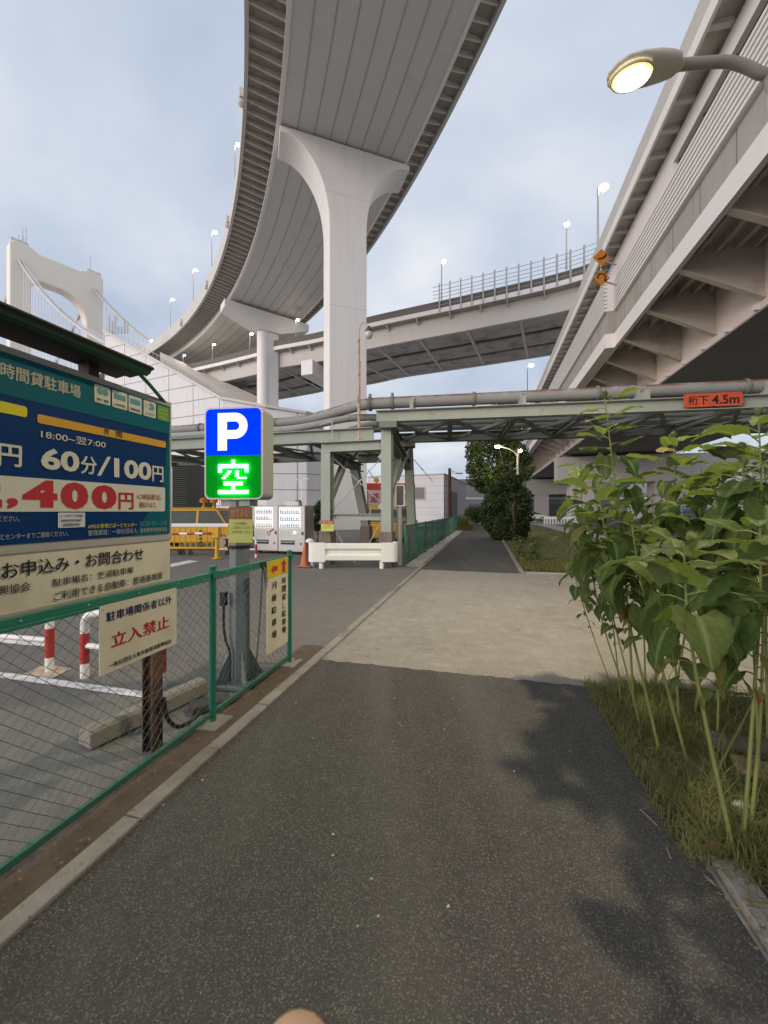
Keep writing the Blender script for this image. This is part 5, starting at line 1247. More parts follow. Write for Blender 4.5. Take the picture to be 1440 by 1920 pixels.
# =================================================================== P SIGN
PY = 3.5; pc = V(((439 - CX) / F * PY, PY, 0)); PR = R(-7)
pux = V((math.cos(PR), math.sin(PR), 0)); puy = V((-pux.y, pux.x, 0))
psn = thing('parking_light_sign', 'lit blue P sign over a green LED panel reading 空 on a grey post', 'sign', pc, PR)
zlo, zhi = 1.6 + 21.5 / F * PY, 1.6 + 194 / F * PY
hwP = .278; hP = zhi - zlo
m_psign = pmat('sign_box_grey', (.31, .32, .30), .45, .06, 3, dirt=(3, .6, .3))
b = MB(); b.prism(rrect(-hwP, 0, hwP, hP, .055, 6), pc + puy * .0 + UZ * zlo, pux, UZ, puy * .23); b.build('sign_box', m_psign, psn, bevel=.006)
b = MB(); b.prism(rrect(-hwP, 0, hwP, hP, .055, 6), pc + puy * -.016 + UZ * zlo, pux, UZ, puy * .014); b.build('front_frame', pmat('sign_rim', (.55, .56, .54), .4), psn)
iw = hwP - .016
zs = zlo + hP * .475
def half(poly_lo, poly_hi): pass
b = MB(); full = rrect(-iw, .016, iw, hP - .016, .045, 6)
def clip(poly, y, up):
    out_ = []
    for i in range(len(poly)):
        p, q = poly[i], poly[(i + 1) % len(poly)]
        ip = (p[1] >= y) if up else (p[1] <= y); iq = (q[1] >= y) if up else (q[1] <= y)
        if ip: out_.append(p)
        if ip != iq: f = (y - p[1]) / (q[1] - p[1]); out_.append((lerp(p[0], q[0], f), y))
    return out_
b.prism(clip(full, hP * .477, True), pc + puy * -.021 + UZ * zlo, pux, UZ, puy * .004); m_pb = emat('p_blue', (.0, .045, .98), 1.0, .05); [setattr(n_.inputs['Specular IOR Level'], 'default_value', 0) for n_ in m_pb.node_tree.nodes if n_.type == 'BSDF_PRINCIPLED']; b.build('blue_panel', m_pb, psn)
b = MB(); b.prism(clip(full, hP * .475, False), pc + puy * -.021 + UZ * zlo, pux, UZ, puy * .004)
m_led = new_mat('led_panel'); t_ = NT(m_led); p_ = t_.n('ShaderNodeBsdfPrincipled'); p_.inputs['Base Color'].default_value = (.002, .13, .008, 1); p_.inputs['Roughness'].default_value = .6; p_.inputs['Specular IOR Level'].default_value = 0; p_.inputs['Emission Color'].default_value = (.0, .4, .02, 1); p_.inputs['Emission Strength'].default_value = .36
o_ = t_.n('ShaderNodeOutputMaterial'); t_.l(p_.outputs[0], o_.inputs[0])
b.build('led_panel', m_led, psn)
# letter P: stem, bars and a half-ring bowl
b = MB(); fo = pc + puy * -.025 + UZ * (zlo + hP * .53)
pw, ph_ = .285, hP * .405
x0p = -.145; st = .088
ro, cyp = ph_ * .345, ph_ * .655
ri = ro - .078
outl = [(x0p, 0), (x0p + st, 0), (x0p + st, cyp - ro)]
xc = x0p + pw - ro
b.prism([(x0p, 0), (x0p + st, 0), (x0p + st, ph_), (x0p, ph_)], fo, pux, UZ, puy * .003)
b.prism([(x0p + st, cyp - ro), (xc, cyp - ro), (xc, cyp - ri), (x0p + st, cyp - ri)], fo, pux, UZ, puy * .003)
b.prism([(x0p + st, cyp + ri), (xc, cyp + ri), (xc, cyp + ro), (x0p + st, cyp + ro)], fo, pux, UZ, puy * .003)
for i in range(16):
    a0, a1 = R(-90 + 180 * i / 16), R(-90 + 180 * (i + 1) / 16)
    b.prism([(xc + ri * math.cos(a0), cyp + ri * math.sin(a0)), (xc + ro * math.cos(a0), cyp + ro * math.sin(a0)), (xc + ro * math.cos(a1), cyp + ro * math.sin(a1)), (xc + ri * math.cos(a1), cyp + ri * math.sin(a1))], fo, pux, UZ, puy * .003)
b.build('letter_p', emat('p_white', (1.0, .99, .93), 1.15), psn)
LED = ["0000000110000000", "0000000110000000", "1111111111111111", "1111111111111111", "1100000000000011", "1100011001100011", "0000110001100000", "0001100001100000", "0011000000111110", "0000000000000000", "0001111111111000", "0001111111111000", "0000000110000000", "0000000110000000", "1111111111111111", "1111111111111111"]
b = MB(); pit = .0180; lx0, lz0 = -.145, zlo + hP * .415
for r_, row in enumerate(LED):
    for c_, v in enumerate(row):
        if v == '1': b.lathe([(.003, -.012), (.0080, 0), (.0064, .006), (.001, .008)], pc + pux * (lx0 + c_ * pit + .02) + puy * -.034 + UZ * (lz0 - r_ * pit * 1.08), 6, -puy)
b.build('led_dots', emat('led_dots', (.08, 1.0, .14), 34), psn)
b = MB()
for r_ in range(17):
    for c_ in (-1, 16): b.lathe([(.004, 0), (.002, .003), (.0005, .004)], pc + pux * (lx0 + c_ * pit + .02) + puy * -.022 + UZ * (lz0 - (r_ - .5) * pit * 1.05), 5, -puy)
b.build('led_edge', emat('led_dim', (.0, .6, .05), .9), psn)
m_ppole = pmat('sign_post_grey', (.15, .175, .185), .5, .15, 5, dirt=(3, .5, .5), dcol=(.14, .14, .13))
b = MB(); b.tube([pc + puy * .1 + UZ * .02, pc + puy * .1 + UZ * (zlo - .1), pc + puy * .1 + UZ * zlo], .095, 8, smooth=False); b.build('post', m_ppole, psn)
b = MB(); b.box(pc + puy * .1 + UZ * (zlo - .03), (.28, .16, .06), pux, puy); b.build('bracket', m_psign, psn)
b = MB(); b.box(pc + puy * .1 + UZ * .01, (.36, .36, .025), pux, puy)
for k in range(4):
    a = R(45 + 90 * k); d = pux * math.cos(a) + puy * math.sin(a)
    b.hexa([pc + puy * .1 + d * .09 + UZ * .02, pc + puy * .1 + d * .22 + UZ * .02, pc + puy * .1 + d * .22 + UZ * .04, pc + puy * .1 + d * .09 + UZ * .30] + [p + d.cross(UZ) * .012 for p in (pc + puy * .1 + d * .09 + UZ * .02, pc + puy * .1 + d * .22 + UZ * .02, pc + puy * .1 + d * .22 + UZ * .04, pc + puy * .1 + d * .09 + UZ * .30)])
    b.lathe([(.015, 0), (.015, .03), (.001, .03)], pc + puy * .1 + d * .235 + UZ * .02, 6)
b.build('base_plate', m_ppole, psn)
b = MB(); pd_ = pc + puy * -.01 + pux * -.095
b.tube(curve_pts([pd_ + UZ * .75, pd_ + UZ * .55, pd_ + UZ * .42 + pux * .02, pd_ + UZ * .3 + pux * .06, pd_ + UZ * .05 + pux * .06]), .012, 6); b.box(pd_ + UZ * .8, (.05, .05, .12), pux, puy); b.build('cable', m_black, psn)
c = pc + puy * -.03 + pux * .07 + UZ * (1.6 - 27 / F * 3.42); c = at(451, 984, 3.40)
litter_sign(c, 46 / F * 3.4, 67 / F * 3.4, pux, -puy, 'faded yellow-green litter notice with a brown top on the P sign post', False)
b = MB(); pz = 1.6 - 66 / F * 3.46
b.tube([pc + puy * .1 + UZ * (pz - .03), pc + puy * .1 + UZ * (pz + .0)], .099, 8, smooth=False); b.add([pc + puy * -.012 + pux * -.07 + UZ * (pz + .0), pc + puy * -.012 + pux * -.015 + UZ * (pz - .005), pc + puy * -.014 + pux * -.045 + UZ * (pz - .05)], [(0, 1, 2)]); b.build('black_strap', m_black, psn)

# =================================================================== CAR PARK FURNITURE on the left
def ubollard(p, q, label, h_=.62):
    t = thing('u_bollard', label, 'bollard', (p + q) / 2, 0, 'red and white hoop bollards behind the near fence')
    d = (q - p).normalized(); l = (q - p).length; r = .038
    P = [p + UZ * .42, p + UZ * (h_ - .12)] + [p + d * (.12 - .12 * math.cos(R(a))) + UZ * (h_ - .12 + .12 * math.sin(R(a))) for a in (30, 60, 90)]
    P += [q - d * (.12 - .12 * math.cos(R(a))) + UZ * (h_ - .12 + .12 * math.sin(R(a))) for a in (90, 60, 30)] + [q + UZ * (h_ - .12), q + UZ * .42]
    b = MB(); b.tube(P, r, 12)
    for x in (p, q): b.tube([x - UZ * .05, x + UZ * .13], r, 12)
    b.build('hoop', m_wht, t)
    b = MB(); b.tube([p + UZ * .30, q + UZ * .30], .026, 8); b.build('crossbar', m_wht, t)
    for x in (p, q):
        b = MB(); b.tube([x + UZ * .13, x + UZ * .42], r + .0015, 12); b.build('red_band', m_red, t)
    return t
z0 = lambda px, py: gnd(px, py) * V((1, 1, 0))
pA = z0(93, 1256); ubollard(pA + V((-1.3, .25, 0)), pA, 'red and white hoop bollard at the far left, standing on a pale patch of concrete')
pB = z0(159, 1268); pC = z0(303, 1287); ubollard(pB, pC, 'chipped red and white hoop bollard partly behind the no-entry sign')
b = MB(); b.add([z0(45, 1262) + UZ * -.006, z0(95, 1272) + UZ * -.006, z0(135, 1252) + UZ * -.006, z0(85, 1244) + UZ * -.006], [(0, 1, 2, 3)]); tag(b.build('concrete_patch', pmat('patch', (.45, .37, .28), .9, .2, 6)), kind='structure')
b = MB(); c0, c1 = z0(170, 1408), z0(285, 1352); d = (c1 - c0).normalized(); nn = V((-d.y, d.x, 0))
wl = (c1 - c0).length + .5
ws = thing('wheel_stop', 'worn concrete wheel stop block lying on the car park behind the near fence', 'wheel stop', (c0 + c1) / 2)
b.prism([(0, 0), (.17, 0), (.155, .10), (.12, .125), (.035, .125), (.01, .10)], c0, nn, UZ, d * wl); b.build('block', pmat('stop_concrete', (.24, .22, .19), .9, .2, 6, .4, 60, dirt=(4, .5, .5)), ws, bevel=.012)
b = MB(); h0 = onT(295, 1360, -2.12); tag(b.tube(curve_pts([L(-2.10, 2.13, .34), L(-2.09, 2.15, .2), L(-2.07, 2.22, .10), L(-2.06, 2.36, .08), L(-2.05, 2.44, .12)]), .014, 8).build('black_hose', m_black), 'black hose looping from the brown sign post to the fence bottom', 'hose')
# rubble block near the P sign base
b = MB(); q = z0(395, 1325); b.box(q + UZ * .03, (.30, .16, .06), V((.8, .6, 0)).normalized(), V((-.6, .8, 0))); tag(b.build('rubber_block', pmat('block_dark', (.05, .05, .048), .9, .3, 8), bevel=.015), 'dark flat rubber block lying on the ground left of the P sign base', 'block')
# =================================================================== STREET LAMP (near, upper right)
YL = 3.9
def aL(px, py, Y=YL): return at(px, py, Y)
m_lpole = pmat('lamp_pole_grey', (.26, .25, .23), .5, .1, 3, dirt=(4, .6, .4))
m_lhead = pmat('lamp_head_grey', (.48, .46, .40), .45, .08, 4)
lb = V((4.16, 3.9, 0)); sl = thing('street_lamp', 'large lit street lamp on a curved arm at the upper right, close to the viewer', 'street lamp', lb)
hp = aL(1272, 122)
b = MB(); b.tube(curve_pts([lb + UZ * -.1, lb + UZ * 1.5, lb + UZ * 3.9, lb + UZ * 4.5 + V((-.02, 0, 0)), aL(1450, 172) , aL(1420, 136), aL(1370, 117), aL(1320, 118), hp], 5), [.075] * 10 + [.062] * 10 + [.05] * 21, 14); b.build('pole', m_lpole, sl)
tip = at(1140, 142, 3.97); axd = (tip - hp).normalized(); sdv = UZ.cross(axd).normalized(); upv = axd.cross(sdv) * -1
if upv.z < 0: upv = -upv
ln = (tip - hp).length
b = MB(); rings = []
for f, wv, ht, hb in ((-.06, .045, .045, .045), (0, .06, .06, .055), (.03, .105, .085, .06), (.15, .135, .10, .065), (.35, .165, .10, .06), (.6, .18, .085, .05), (.8, .165, .065, .04), (.93, .115, .045, .03), (1.0, .03, .02, .015)):
    c = hp + axd * (ln * f)
    rings.append([c + sdv * (wv * math.cos(R(a))) + upv * ((ht if math.sin(R(a)) > 0 else hb) * math.sin(R(a))) for a in range(0, 360, 20)])
b.loft(rings, True, True); b.build('lamp_head', m_lhead, sl)
lc = hp + axd * (ln * .66) - upv * .042
b = MB()
def ell(a_, b_, dz): return [lc + axd * (a_ * math.cos(R(k))) + sdv * (b_ * math.sin(R(k))) - upv * dz for k in range(0, 360, 15)]
b.loft([ell(.205, .155, .0), ell(.20, .15, .018), ell(.19, .14, .02)], True); b.build('lens_rim', m_lhead, sl)
b = MB(); b.loft([ell(.19, .14, .012), ell(.168, .124, .03)], True); b.build('lens_edge', emat('lens_edge_glow', (1.0, .74, .22), 1.5), sl)
b = MB(); b.loft([ell(.168, .124, .03), ell(.14, .104, .04), ell(.09, .07, .048), ell(.01, .008, .052)], True, True); b.build('lamp_lens', emat('lens_glow', (1.0, .86, .45), 14), sl)
la = bpy.data.lights.new('street_lamp_light', 'AREA'); la.shape = 'DISK'; la.size = .3; la.energy = 320; la.color = (1, .83, .53)
lo = bpy.data.objects.new('street_lamp_light', la); COL.objects.link(lo); lo.parent = sl
lo.location = (lc - upv * .08) - lb; lo.rotation_euler = (-upv + V((-.12, .30, 0))).to_track_quat('-Z', 'Y').to_euler()

# lamp post by the tree
lb2 = V(((971 - CX) / F * 26.5, 26.5, 0)); z2 = H0 + 119 / F * 26.5
tl = thing('street_lamp', 'lit two-armed street lamp beside the tree further along the path', 'street lamp', lb2)
b = MB(); b.tube([lb2, lb2 + UZ * (z2 - .1)], .08, 8); e1 = at(936, 836, 26.5); b.tube(curve_pts([lb2 + UZ * (z2 - .7), lb2 + UZ * (z2 - .35) + V((-.2, 0, 0)), lb2 + UZ * (z2 - .1) + V((-.6, 0, 0)), e1]), .045, 6); b.tube([lb2 + UZ * (z2 - .3), lb2 + V((.12, -.1, z2 - .2))], .04, 6); b.build('pole', m_lpole, tl)
b = MB(); b.lathe([(.03, .1), (.2, .05), (.24, 0), (.001, 0)], e1 + V((-.1, 0, 0)), 12); b.build('lamp_head', m_lhead, tl)
b = MB(); b.lathe([(.20, 0), (.17, -.1), (.001, -.16)], e1 + V((-.1, 0, -.01)), 12); b.lathe([(.001, .12), (.12, 0), (.001, -.12)], lb2 + V((.15, -.12, z2 - .25)), 10); b.build('lamp_bulb', m_lampglow2, tl)
ld = bpy.data.lights.new('tree_lamp_light', 'POINT'); ld.energy = 260; ld.color = (1, .93, .5); ld.shadow_soft_size = .15
lo = bpy.data.objects.new('tree_lamp_light', ld); COL.objects.link(lo); lo.parent = tl; lo.location = (e1 + V((-.1, 0, -.35))) - lb2

# =================================================================== FAR BUILDINGS, POLE, CARS on the right and ahead
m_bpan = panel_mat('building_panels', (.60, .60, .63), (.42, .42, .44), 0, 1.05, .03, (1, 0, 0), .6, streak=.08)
m_bpan_shaded = panel_mat('building_panels_shaded', (.47, .46, .45), (.33, .32, .32), 1.6, 1.05, .03, (1, 0, 0), .6, streak=.08)  # darker copy of the panels: shade on the right face put into the colour
c0 = V(((832 - CX) / F * 55, 55, 0)); c1 = V(((690 - CX) / F * 60, 60, 0)); c2 = V(((873 - CX) / F * 74, 74, 0))
hB = H0 + 69 / F * 55
wb_ = thing('panel_building', 'low pale panelled building with a flat roof beyond the far green fence', 'building', c0)
b = MB(); c3 = c1 + (c2 - c0); P = [c0, c1, c3, c2]
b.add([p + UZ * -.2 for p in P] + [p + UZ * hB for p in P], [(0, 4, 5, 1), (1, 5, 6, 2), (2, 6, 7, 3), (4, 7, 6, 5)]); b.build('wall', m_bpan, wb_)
b = MB(); b.quad(c0 + UZ * -.2, c2 + UZ * -.2, c2 + UZ * hB, c0 + UZ * hB); b.build('side_wall', m_bpan_shaded, wb_)
b = MB()
for i in range(4): b.bar(P[i] + UZ * (hB + .06), P[(i + 1) % 4] + UZ * (hB + .06), .3, .14)
b.build('coping', m_steel, wb_)
u = (c1 - c0).normalized(); nn = V((u.y, -u.x, 0)); nn = nn if nn.y < 0 else -nn
p = c0 + u * 3.6 + nn * .03
b = MB(); b.box(p + UZ * 4.2, (1.5, .08, 1.7), u, nn); b.build('window', glass_mat('far_glass', (.10, .10, .11), .2), wb_)
b = MB()
for sx in (-.8, .8): b.box(p + UZ * 4.2 + u * sx, (.1, .14, 1.9), u, nn)
b.box(p + UZ * 3.3, (1.7, .14, .1), u, nn); b.build('window_frame', m_galv, wb_)
u2 = (c2 - c0).normalized(); n2 = V((u2.y, -u2.x, 0))
b = MB(); b.box(c0 + u2 * 8.0 + n2 * .05 + UZ * 2.35, (5.5, .12, 4.7), u2, n2); b.build('roller_door', pmat('door_grey', (.16, .17, .16), .6, .1, 1), wb_)
# dark pole with a small lamp arm
p = V(((843 - CX) / F * 42, 42, 0)); up = thing('utility_pole', 'dark slim utility pole with a small lamp arm in front of the panelled building', 'utility pole', p)
b = MB(); b.tube([p, p + UZ * (H0 + 80 / F * 42)], [.24, .16], 8); b.build('pole', m_brown, up)
z_ = H0 + 76 / F * 42
b = MB(); b.tube([p + UZ * z_, p + V((.6, 0, z_ - .15))], .035, 5); b.tube([p + UZ * (z_ - .3), p + V((.9, 0, z_ - .28))], .03, 5); b.build('arm', m_galv, up)
b = MB(); b.box(p + V((1.05, 0, z_ - .32)), (.75, .25, .12)); b.build('lamp_head', m_lpole, up, bevel=.03)
# small lamps near the anchorage
p = V(((566 - CX) / F * 34, 34, 0)); pl = thing('twin_lamp', 'slim white twin-headed lamp post behind the right vending machine', 'street lamp', p)
zt_ = H0 + 60 / F * 34
b = MB(); b.tube([p, p + UZ * (zt_ - .3)], .045, 6); b.tube(curve_pts([p + UZ * (zt_ - .35), p + V((.05, 0, zt_ - .1)), p + V((.25, 0, zt_)), p + V((.5, 0, zt_))]), .03, 5); b.tube([p + UZ * (zt_ - 1.7), p + V((.15, 0, zt_ - 1.6))], .05, 5); b.build('pole', m_wht, pl)
b = MB(); b.lathe([(.02, .06), (.16, .02), (.17, -.03), (.001, -.08)], p + V((.52, 0, zt_)), 8); b.lathe([(.02, .06), (.16, .02), (.17, -.03), (.001, -.08)], p + V((-.52, .4, zt_ - .02)), 8); b.tube([p + UZ * (zt_ - .6), p + V((-.5, .4, zt_))], .02, 4); b.build('lamp_head', m_wht, pl)
p = V(((357 - CX) / F * 30, 30, 0)); pl2 = thing('shade_lamp', 'thin grey lamp post with a shaded lamp beside the P sign box', 'street lamp', p)
zt_ = H0 + 85 / F * 30
b = MB(); b.tube([p, p + UZ * zt_, p + V((.35, 0, zt_))], .03, 5); b.build('pole', m_galv, pl2)
b = MB(); b.lathe([(.02, .2), (.2, -.02), (.19, -.05)], p + V((.4, 0, zt_)), 8); b.build('lamp_shade', m_brown, pl2)
b = MB(); b.lathe([(.17, -.03), (.1, -.1), (.001, -.12)], p + V((.4, 0, zt_)), 8); b.build('lamp_bulb', emat('dim_lamp', (1, .75, .45), 3), pl2)
# cars under the viaduct
m_carw = pmat('car_white', (.62, .64, .60), .35, .04, 3); m_cargr = pmat('car_silver', (.35, .36, .37), .35, .05, 3); m_carblue = pmat('car_teal', (.10, .25, .28), .4, .05, 3)
G = 'cars parked under the double-deck viaduct'
car('white car parked under the right-hand viaduct, just right of the dark bush', m_carw, V(((1000 - CX) / F * 66, 66, -.02)), R(-18), 4.3, 1.5, 1.7, False, G)
car('silver car further right under the viaduct, glimpsed between the plants', m_cargr, V(((1090 - CX) / F * 62, 62, -.02)), R(-12), 4.3, 1.5, 1.7, False, G)
car('teal van under the viaduct, glimpsed through the sunflower leaves', m_carblue, V(((1290 - CX) / F * 38, 38, -.02)), R(-10), 4.4, 1.9, 1.7, True, G)
# white barrier on the road
p0, p1 = V(((1021 - CX) / F * 46, 46, 0)), V(((1085 - CX) / F * 45, 45, 0))
wbk = thing('road_barrier', 'white slatted road barrier across the road under the viaduct', 'barrier', (p0 + p1) / 2)
b = MB(); d = (p1 - p0)
b.bar(p0 + UZ * .78, p1 + UZ * .78, .1, .3)
for k in range(13): q = p0 + d * (k / 12); b.box(q + UZ * .35, (.16, .08, .7))
b.build('rails', m_wht, wbk)
# grey warehouse beyond the road
p = V((32, 96, 0)); wh = thing('warehouse', 'long grey low building beyond the road under the viaduct', 'building', p)
b = MB(); b.box(p + V((48, 0, 4.6)), (124, 8, 9.2)); b.build('wall', panel_mat('warehouse_wall', (.30, .30, .31), (.2, .2, .2), 3.2, 0, .05, (1, 0, 0), .7, streak=.2), wh)
b = MB(); b.box(p + V((18, -4.05, 4.6)), (63, .1, .45)); b.build('pale_band', m_wht, wh)
b = MB()
for k in range(9): b.box(p + V((-10 + k * 6.5, -4.06, 1.7)), (3.4, .1, 3.0))
b.build('roller_doors', pmat('wh_door', (.16, .165, .17), .6, .1, 1), wh)
p = V(((1385 - CX) / F * 40, 40, 0)); wsn = thing('white_board', 'white board with a grey arch mark glimpsed between the plant tops at the right', 'sign', p)
b = MB(); b.box(p + V((0, 0, 5.3)), (2.6, .12, 2.1)); b.build('sign_board', m_wht, wsn)
b = MB()
for k in range(10): a0, a1 = R(18 * k), R(18 * k + 18); b.add([p + V((math.cos(a) * r, -.07, 4.5 + math.sin(a) * r)) for a, r in ((a0, .75), (a1, .75), (a1, .9), (a0, .9))], [(0, 1, 2, 3)])
b.build('arch_mark', m_galv, wsn)
b = MB(); b.tube([p, p + UZ * 4.3], .12, 8); b.build('post', m_galv, wsn)

# =================================================================== PERSON far down the path
def skin(name, pts, edges, radii, mat, parent, sub=1):
    me = bpy.data.meshes.new(name); me.from_pydata([tuple(p) for p in pts], edges, []); me.materials.append(mat)
    o = bpy.data.objects.new(name, me); COL.objects.link(o); o.parent = parent
    sk = o.modifiers.new('skin', 'SKIN'); sk.use_smooth_shade = True
    for v, r in zip(me.skin_vertices[0].data, radii): v.radius = (r, r) if not isinstance(r, tuple) else r
    me.skin_vertices[0].data[0].use_root = True
    ss = o.modifiers.new('sub', 'SUBSURF'); ss.levels = sub; ss.render_levels = sub
    return o
m_skin = pmat('skin', (.50, .31, .21), .55, .06, 20)
pp_ = V(((864.5 - CX) / F * 84, 84, -.03))
pe = thing('person', 'tiny distant person in a white top walking at the end of the path', 'person', pp_, R(200))
pts = [(0, 0, .92), (0, 0, 1.15), (0, 0, 1.40), (0, 0, 1.50), (0, .02, 1.62), (0, .02, 1.70), (.1, 0, .88), (.11, .08, .48), (.1, .02, .08), (.1, .14, .04), (-.1, 0, .88), (-.11, -.1, .48), (-.1, -.24, .10), (-.1, -.14, .04), (.19, 0, 1.38), (.24, -.08, 1.12), (.24, .02, .90), (-.19, 0, 1.38), (-.24, .08, 1.12), (-.24, .16, .92)]
ed = [(0, 1), (1, 2), (2, 3), (3, 4), (4, 5), (0, 6), (6, 7), (7, 8), (8, 9), (0, 10), (10, 11), (11, 12), (12, 13), (2, 14), (14, 15), (15, 16), (2, 17), (17, 18), (18, 19)]
skin('body', pts, ed, [.14, .13, .14, .06, .1, .08, .09, .065, .045, .04, .09, .065, .045, .04, .06, .045, .035, .06, .045, .035], m_skin, pe)
skin('shirt', [pts[0], pts[1], pts[2], pts[14], pts[15], pts[17], pts[18]], [(0, 1), (1, 2), (2, 3), (3, 4), (2, 5), (5, 6)], [.16, .155, .16, .075, .06, .075, .06], m_wht, pe)
skin('trousers', [pts[0], pts[6], pts[7], pts[8], pts[10], pts[11], pts[12]], [(0, 1), (1, 2), (2, 3), (0, 4), (4, 5), (5, 6)], [.165, .105, .08, .06, .105, .08, .06], pmat('trousers', (.05, .05, .06), .8), pe)

hm = MB(); hm.lathe([(.001, .14), (.09, .10), (.115, .03), (.10, -.05)], pp_ + V((0, .0, 1.66)), 12); hm.build('hair', m_black, pe)
bm_ = MB(); bm_.box(pp_ + V((-.32, -.12, 1.1)), (.2, .34, .48)); tag(bm_.build('shoulder_bag', m_black, bevel=.05), 'dark bag carried by the person at the far end of the path', 'bag')

# =================================================================== TREES AND BUSHES
m_leafd = leaf_mat('tree_leaves', (.050, .080, .022), (.10, .135, .034), (.06, .085, .03), (.10, .11, .03), .06, .2)
m_leafb = leaf_mat('bush_leaves', (.036, .066, .023), (.08, .115, .034), (.05, .075, .03), (.10, .10, .03), .05, .2)
m_bark = pmat('bark', (.10, .075, .055), .9, .3, 8, .6, 30)
def foliage(mb, clumps, n, size, rnd, flat=.5):
    tot = sum(r ** 2.2 for _, r, _ in clumps)
    for c, r, sq in clumps:
        m_ = int(n * r ** 2.2 / tot)
        for _ in range(m_):
            d = V((rnd.gauss(0, 1), rnd.gauss(0, 1), rnd.gauss(0, 1))).normalized()
            rr = r * (rnd.random() ** .33) * (1 + .18 * mnoise.noise(d * 3 + c))
            p = c + V((d.x * rr, d.y * rr, d.z * rr * sq))
            nrm = (d * .6 + V((rnd.gauss(0, .6), rnd.gauss(0, .6), rnd.gauss(.35, .6)))).normalized()
            u = nrm.orthogonal().normalized(); u = (M.Rotation(rnd.random() * 6.28, 3, nrm) @ u); v = nrm.cross(u)
            s = size * rnd.uniform(.6, 1.3)
            mb.add([p - u * s * .5, p + v * s * .3 - nrm * s * .05, p + u * s * .6, p - v * s * .3 - nrm * s * .05], [(0, 1, 2, 3)])
def tree(name, label, cat, base, trunk_h, tr, clumps, n, size, mat, seed, limbs=True, group=None):
    rnd = random.Random(seed); o = thing(name, label, cat, base, 0, group)
    b = MB(); foliage(b, clumps, n, size, rnd); b.build('crown', mat, o)
    if trunk_h:
        b = MB(); top = V(base) + UZ * trunk_h
        b.tube([V(base) - UZ * .1, V(base) + UZ * trunk_h * .4 + V((.05, 0, 0)), top], [tr * 1.25, tr, tr * .75], 8)
        for c, r, _ in clumps[:14]:
            b.tube(curve_pts([top - UZ * trunk_h * .25, (top + c) / 2 + V((rnd.uniform(-.2, .2), rnd.uniform(-.2, .2), -.1)), c], 3), [tr * .5, tr * .45, tr * .4, tr * .3, tr * .25, tr * .2, tr * .1], 5)
        b.build('trunk', m_bark, o)
    return o
rnd = random.Random(11)
def cl(px, py, Y, r, sq=.9): return (at(px, py, Y), r / F * Y, sq)
tb = L(1.7, 31)
C = [cl(px, py, 31 + rnd.uniform(-1.2, 1.2), r) for px, py, r in ((925, 800, 34), (900, 838, 26), (940, 845, 30), (965, 850, 26), (985, 862, 14), (895, 872, 22), (920, 885, 28), (955, 885, 28), (890, 900, 16), (908, 908, 20), (935, 905, 24), (985, 890, 14), (890, 850, 18), (960, 812, 26), (920, 925, 12), (995, 880, 9), (882, 882, 10), (948, 770, 26))]
tree('broadleaf_tree', 'dark broadleaf tree lit green by the lamp in front of it, beyond the pipe bridge', 'tree', tb, 3.6, .16, C, 15000, .22, m_leafd, 3)
bb = L(1.45, 21.8)
C = [cl(px, py, 21.8 + rnd.uniform(-.5, .5), r) for px, py, r in ((950, 935, 38), (935, 965, 36), (965, 965, 34), (945, 990, 32), (968, 992, 26), (925, 945, 22), (975, 935, 24), (955, 905, 22), (930, 915, 14), (922, 982, 18), (985, 955, 12), (940, 1003, 18), (965, 1003, 16), (968, 900, 12), (918, 960, 14))]
tree('dark_bush', 'tall dark dense bush growing at the right edge of the path before the tree', 'bush', bb, 2.0, .08, C, 26000, .15, m_leafb, 5)
C = [cl(px, py, 47 + rnd.uniform(-1, 1), r) for px, py, r in ((885, 962, 14), (900, 960, 12), (875, 970, 9), (908, 955, 10), (893, 972, 12))]
tree('low_shrub', 'low dark shrubs at the far end of the path, left of the dark bush', 'bush', V(((888 - CX) / F * 47, 47, 0)), .9, .08, C, 3500, .2, m_leafb, 8)
C = [cl(px, py, 18.5, r) for px, py, r in ((594, 955, 9), (598, 968, 10), (591, 975, 9), (600, 945, 8), (594, 988, 9))]
tree('small_shrub', 'small dark shrub between the right vending machine and the pipe bridge leg', 'bush', V(((595 - CX) / F * 18.5, 18.5, 0)), .8, .05, C, 2200, .08, m_leafb, 9)
# palm-like plant behind the yellow van
p = V(((352 - CX) / F * 24, 24, 0)); pt = thing('palm_plant', 'spiky palm-like plant behind the yellow patrol van', 'plant', p)
b = MB(); b.tube([p, p + UZ * 1.3], [.12, .09], 7); b.build('trunk', m_bark, pt)
b = MB(); rnd = random.Random(4)
for k in range(34):
    a = rnd.random() * 6.28; el = rnd.uniform(.1, 1.3); l = rnd.uniform(.7, 1.2); d = V((math.cos(a) * math.cos(el), math.sin(a) * math.cos(el), math.sin(el))); sd_ = d.cross(UZ).normalized() * .05
    q0 = p + UZ * 1.3; q1 = q0 + d * l * .6; q2 = q0 + d * l - UZ * .25 * l
    b.add([q0 - sd_ * .4, q0 + sd_ * .4, q1 + sd_, q1 - sd_, q2], [(0, 1, 2, 3), (3, 2, 4)])
b.build('fronds', m_leafb, pt)

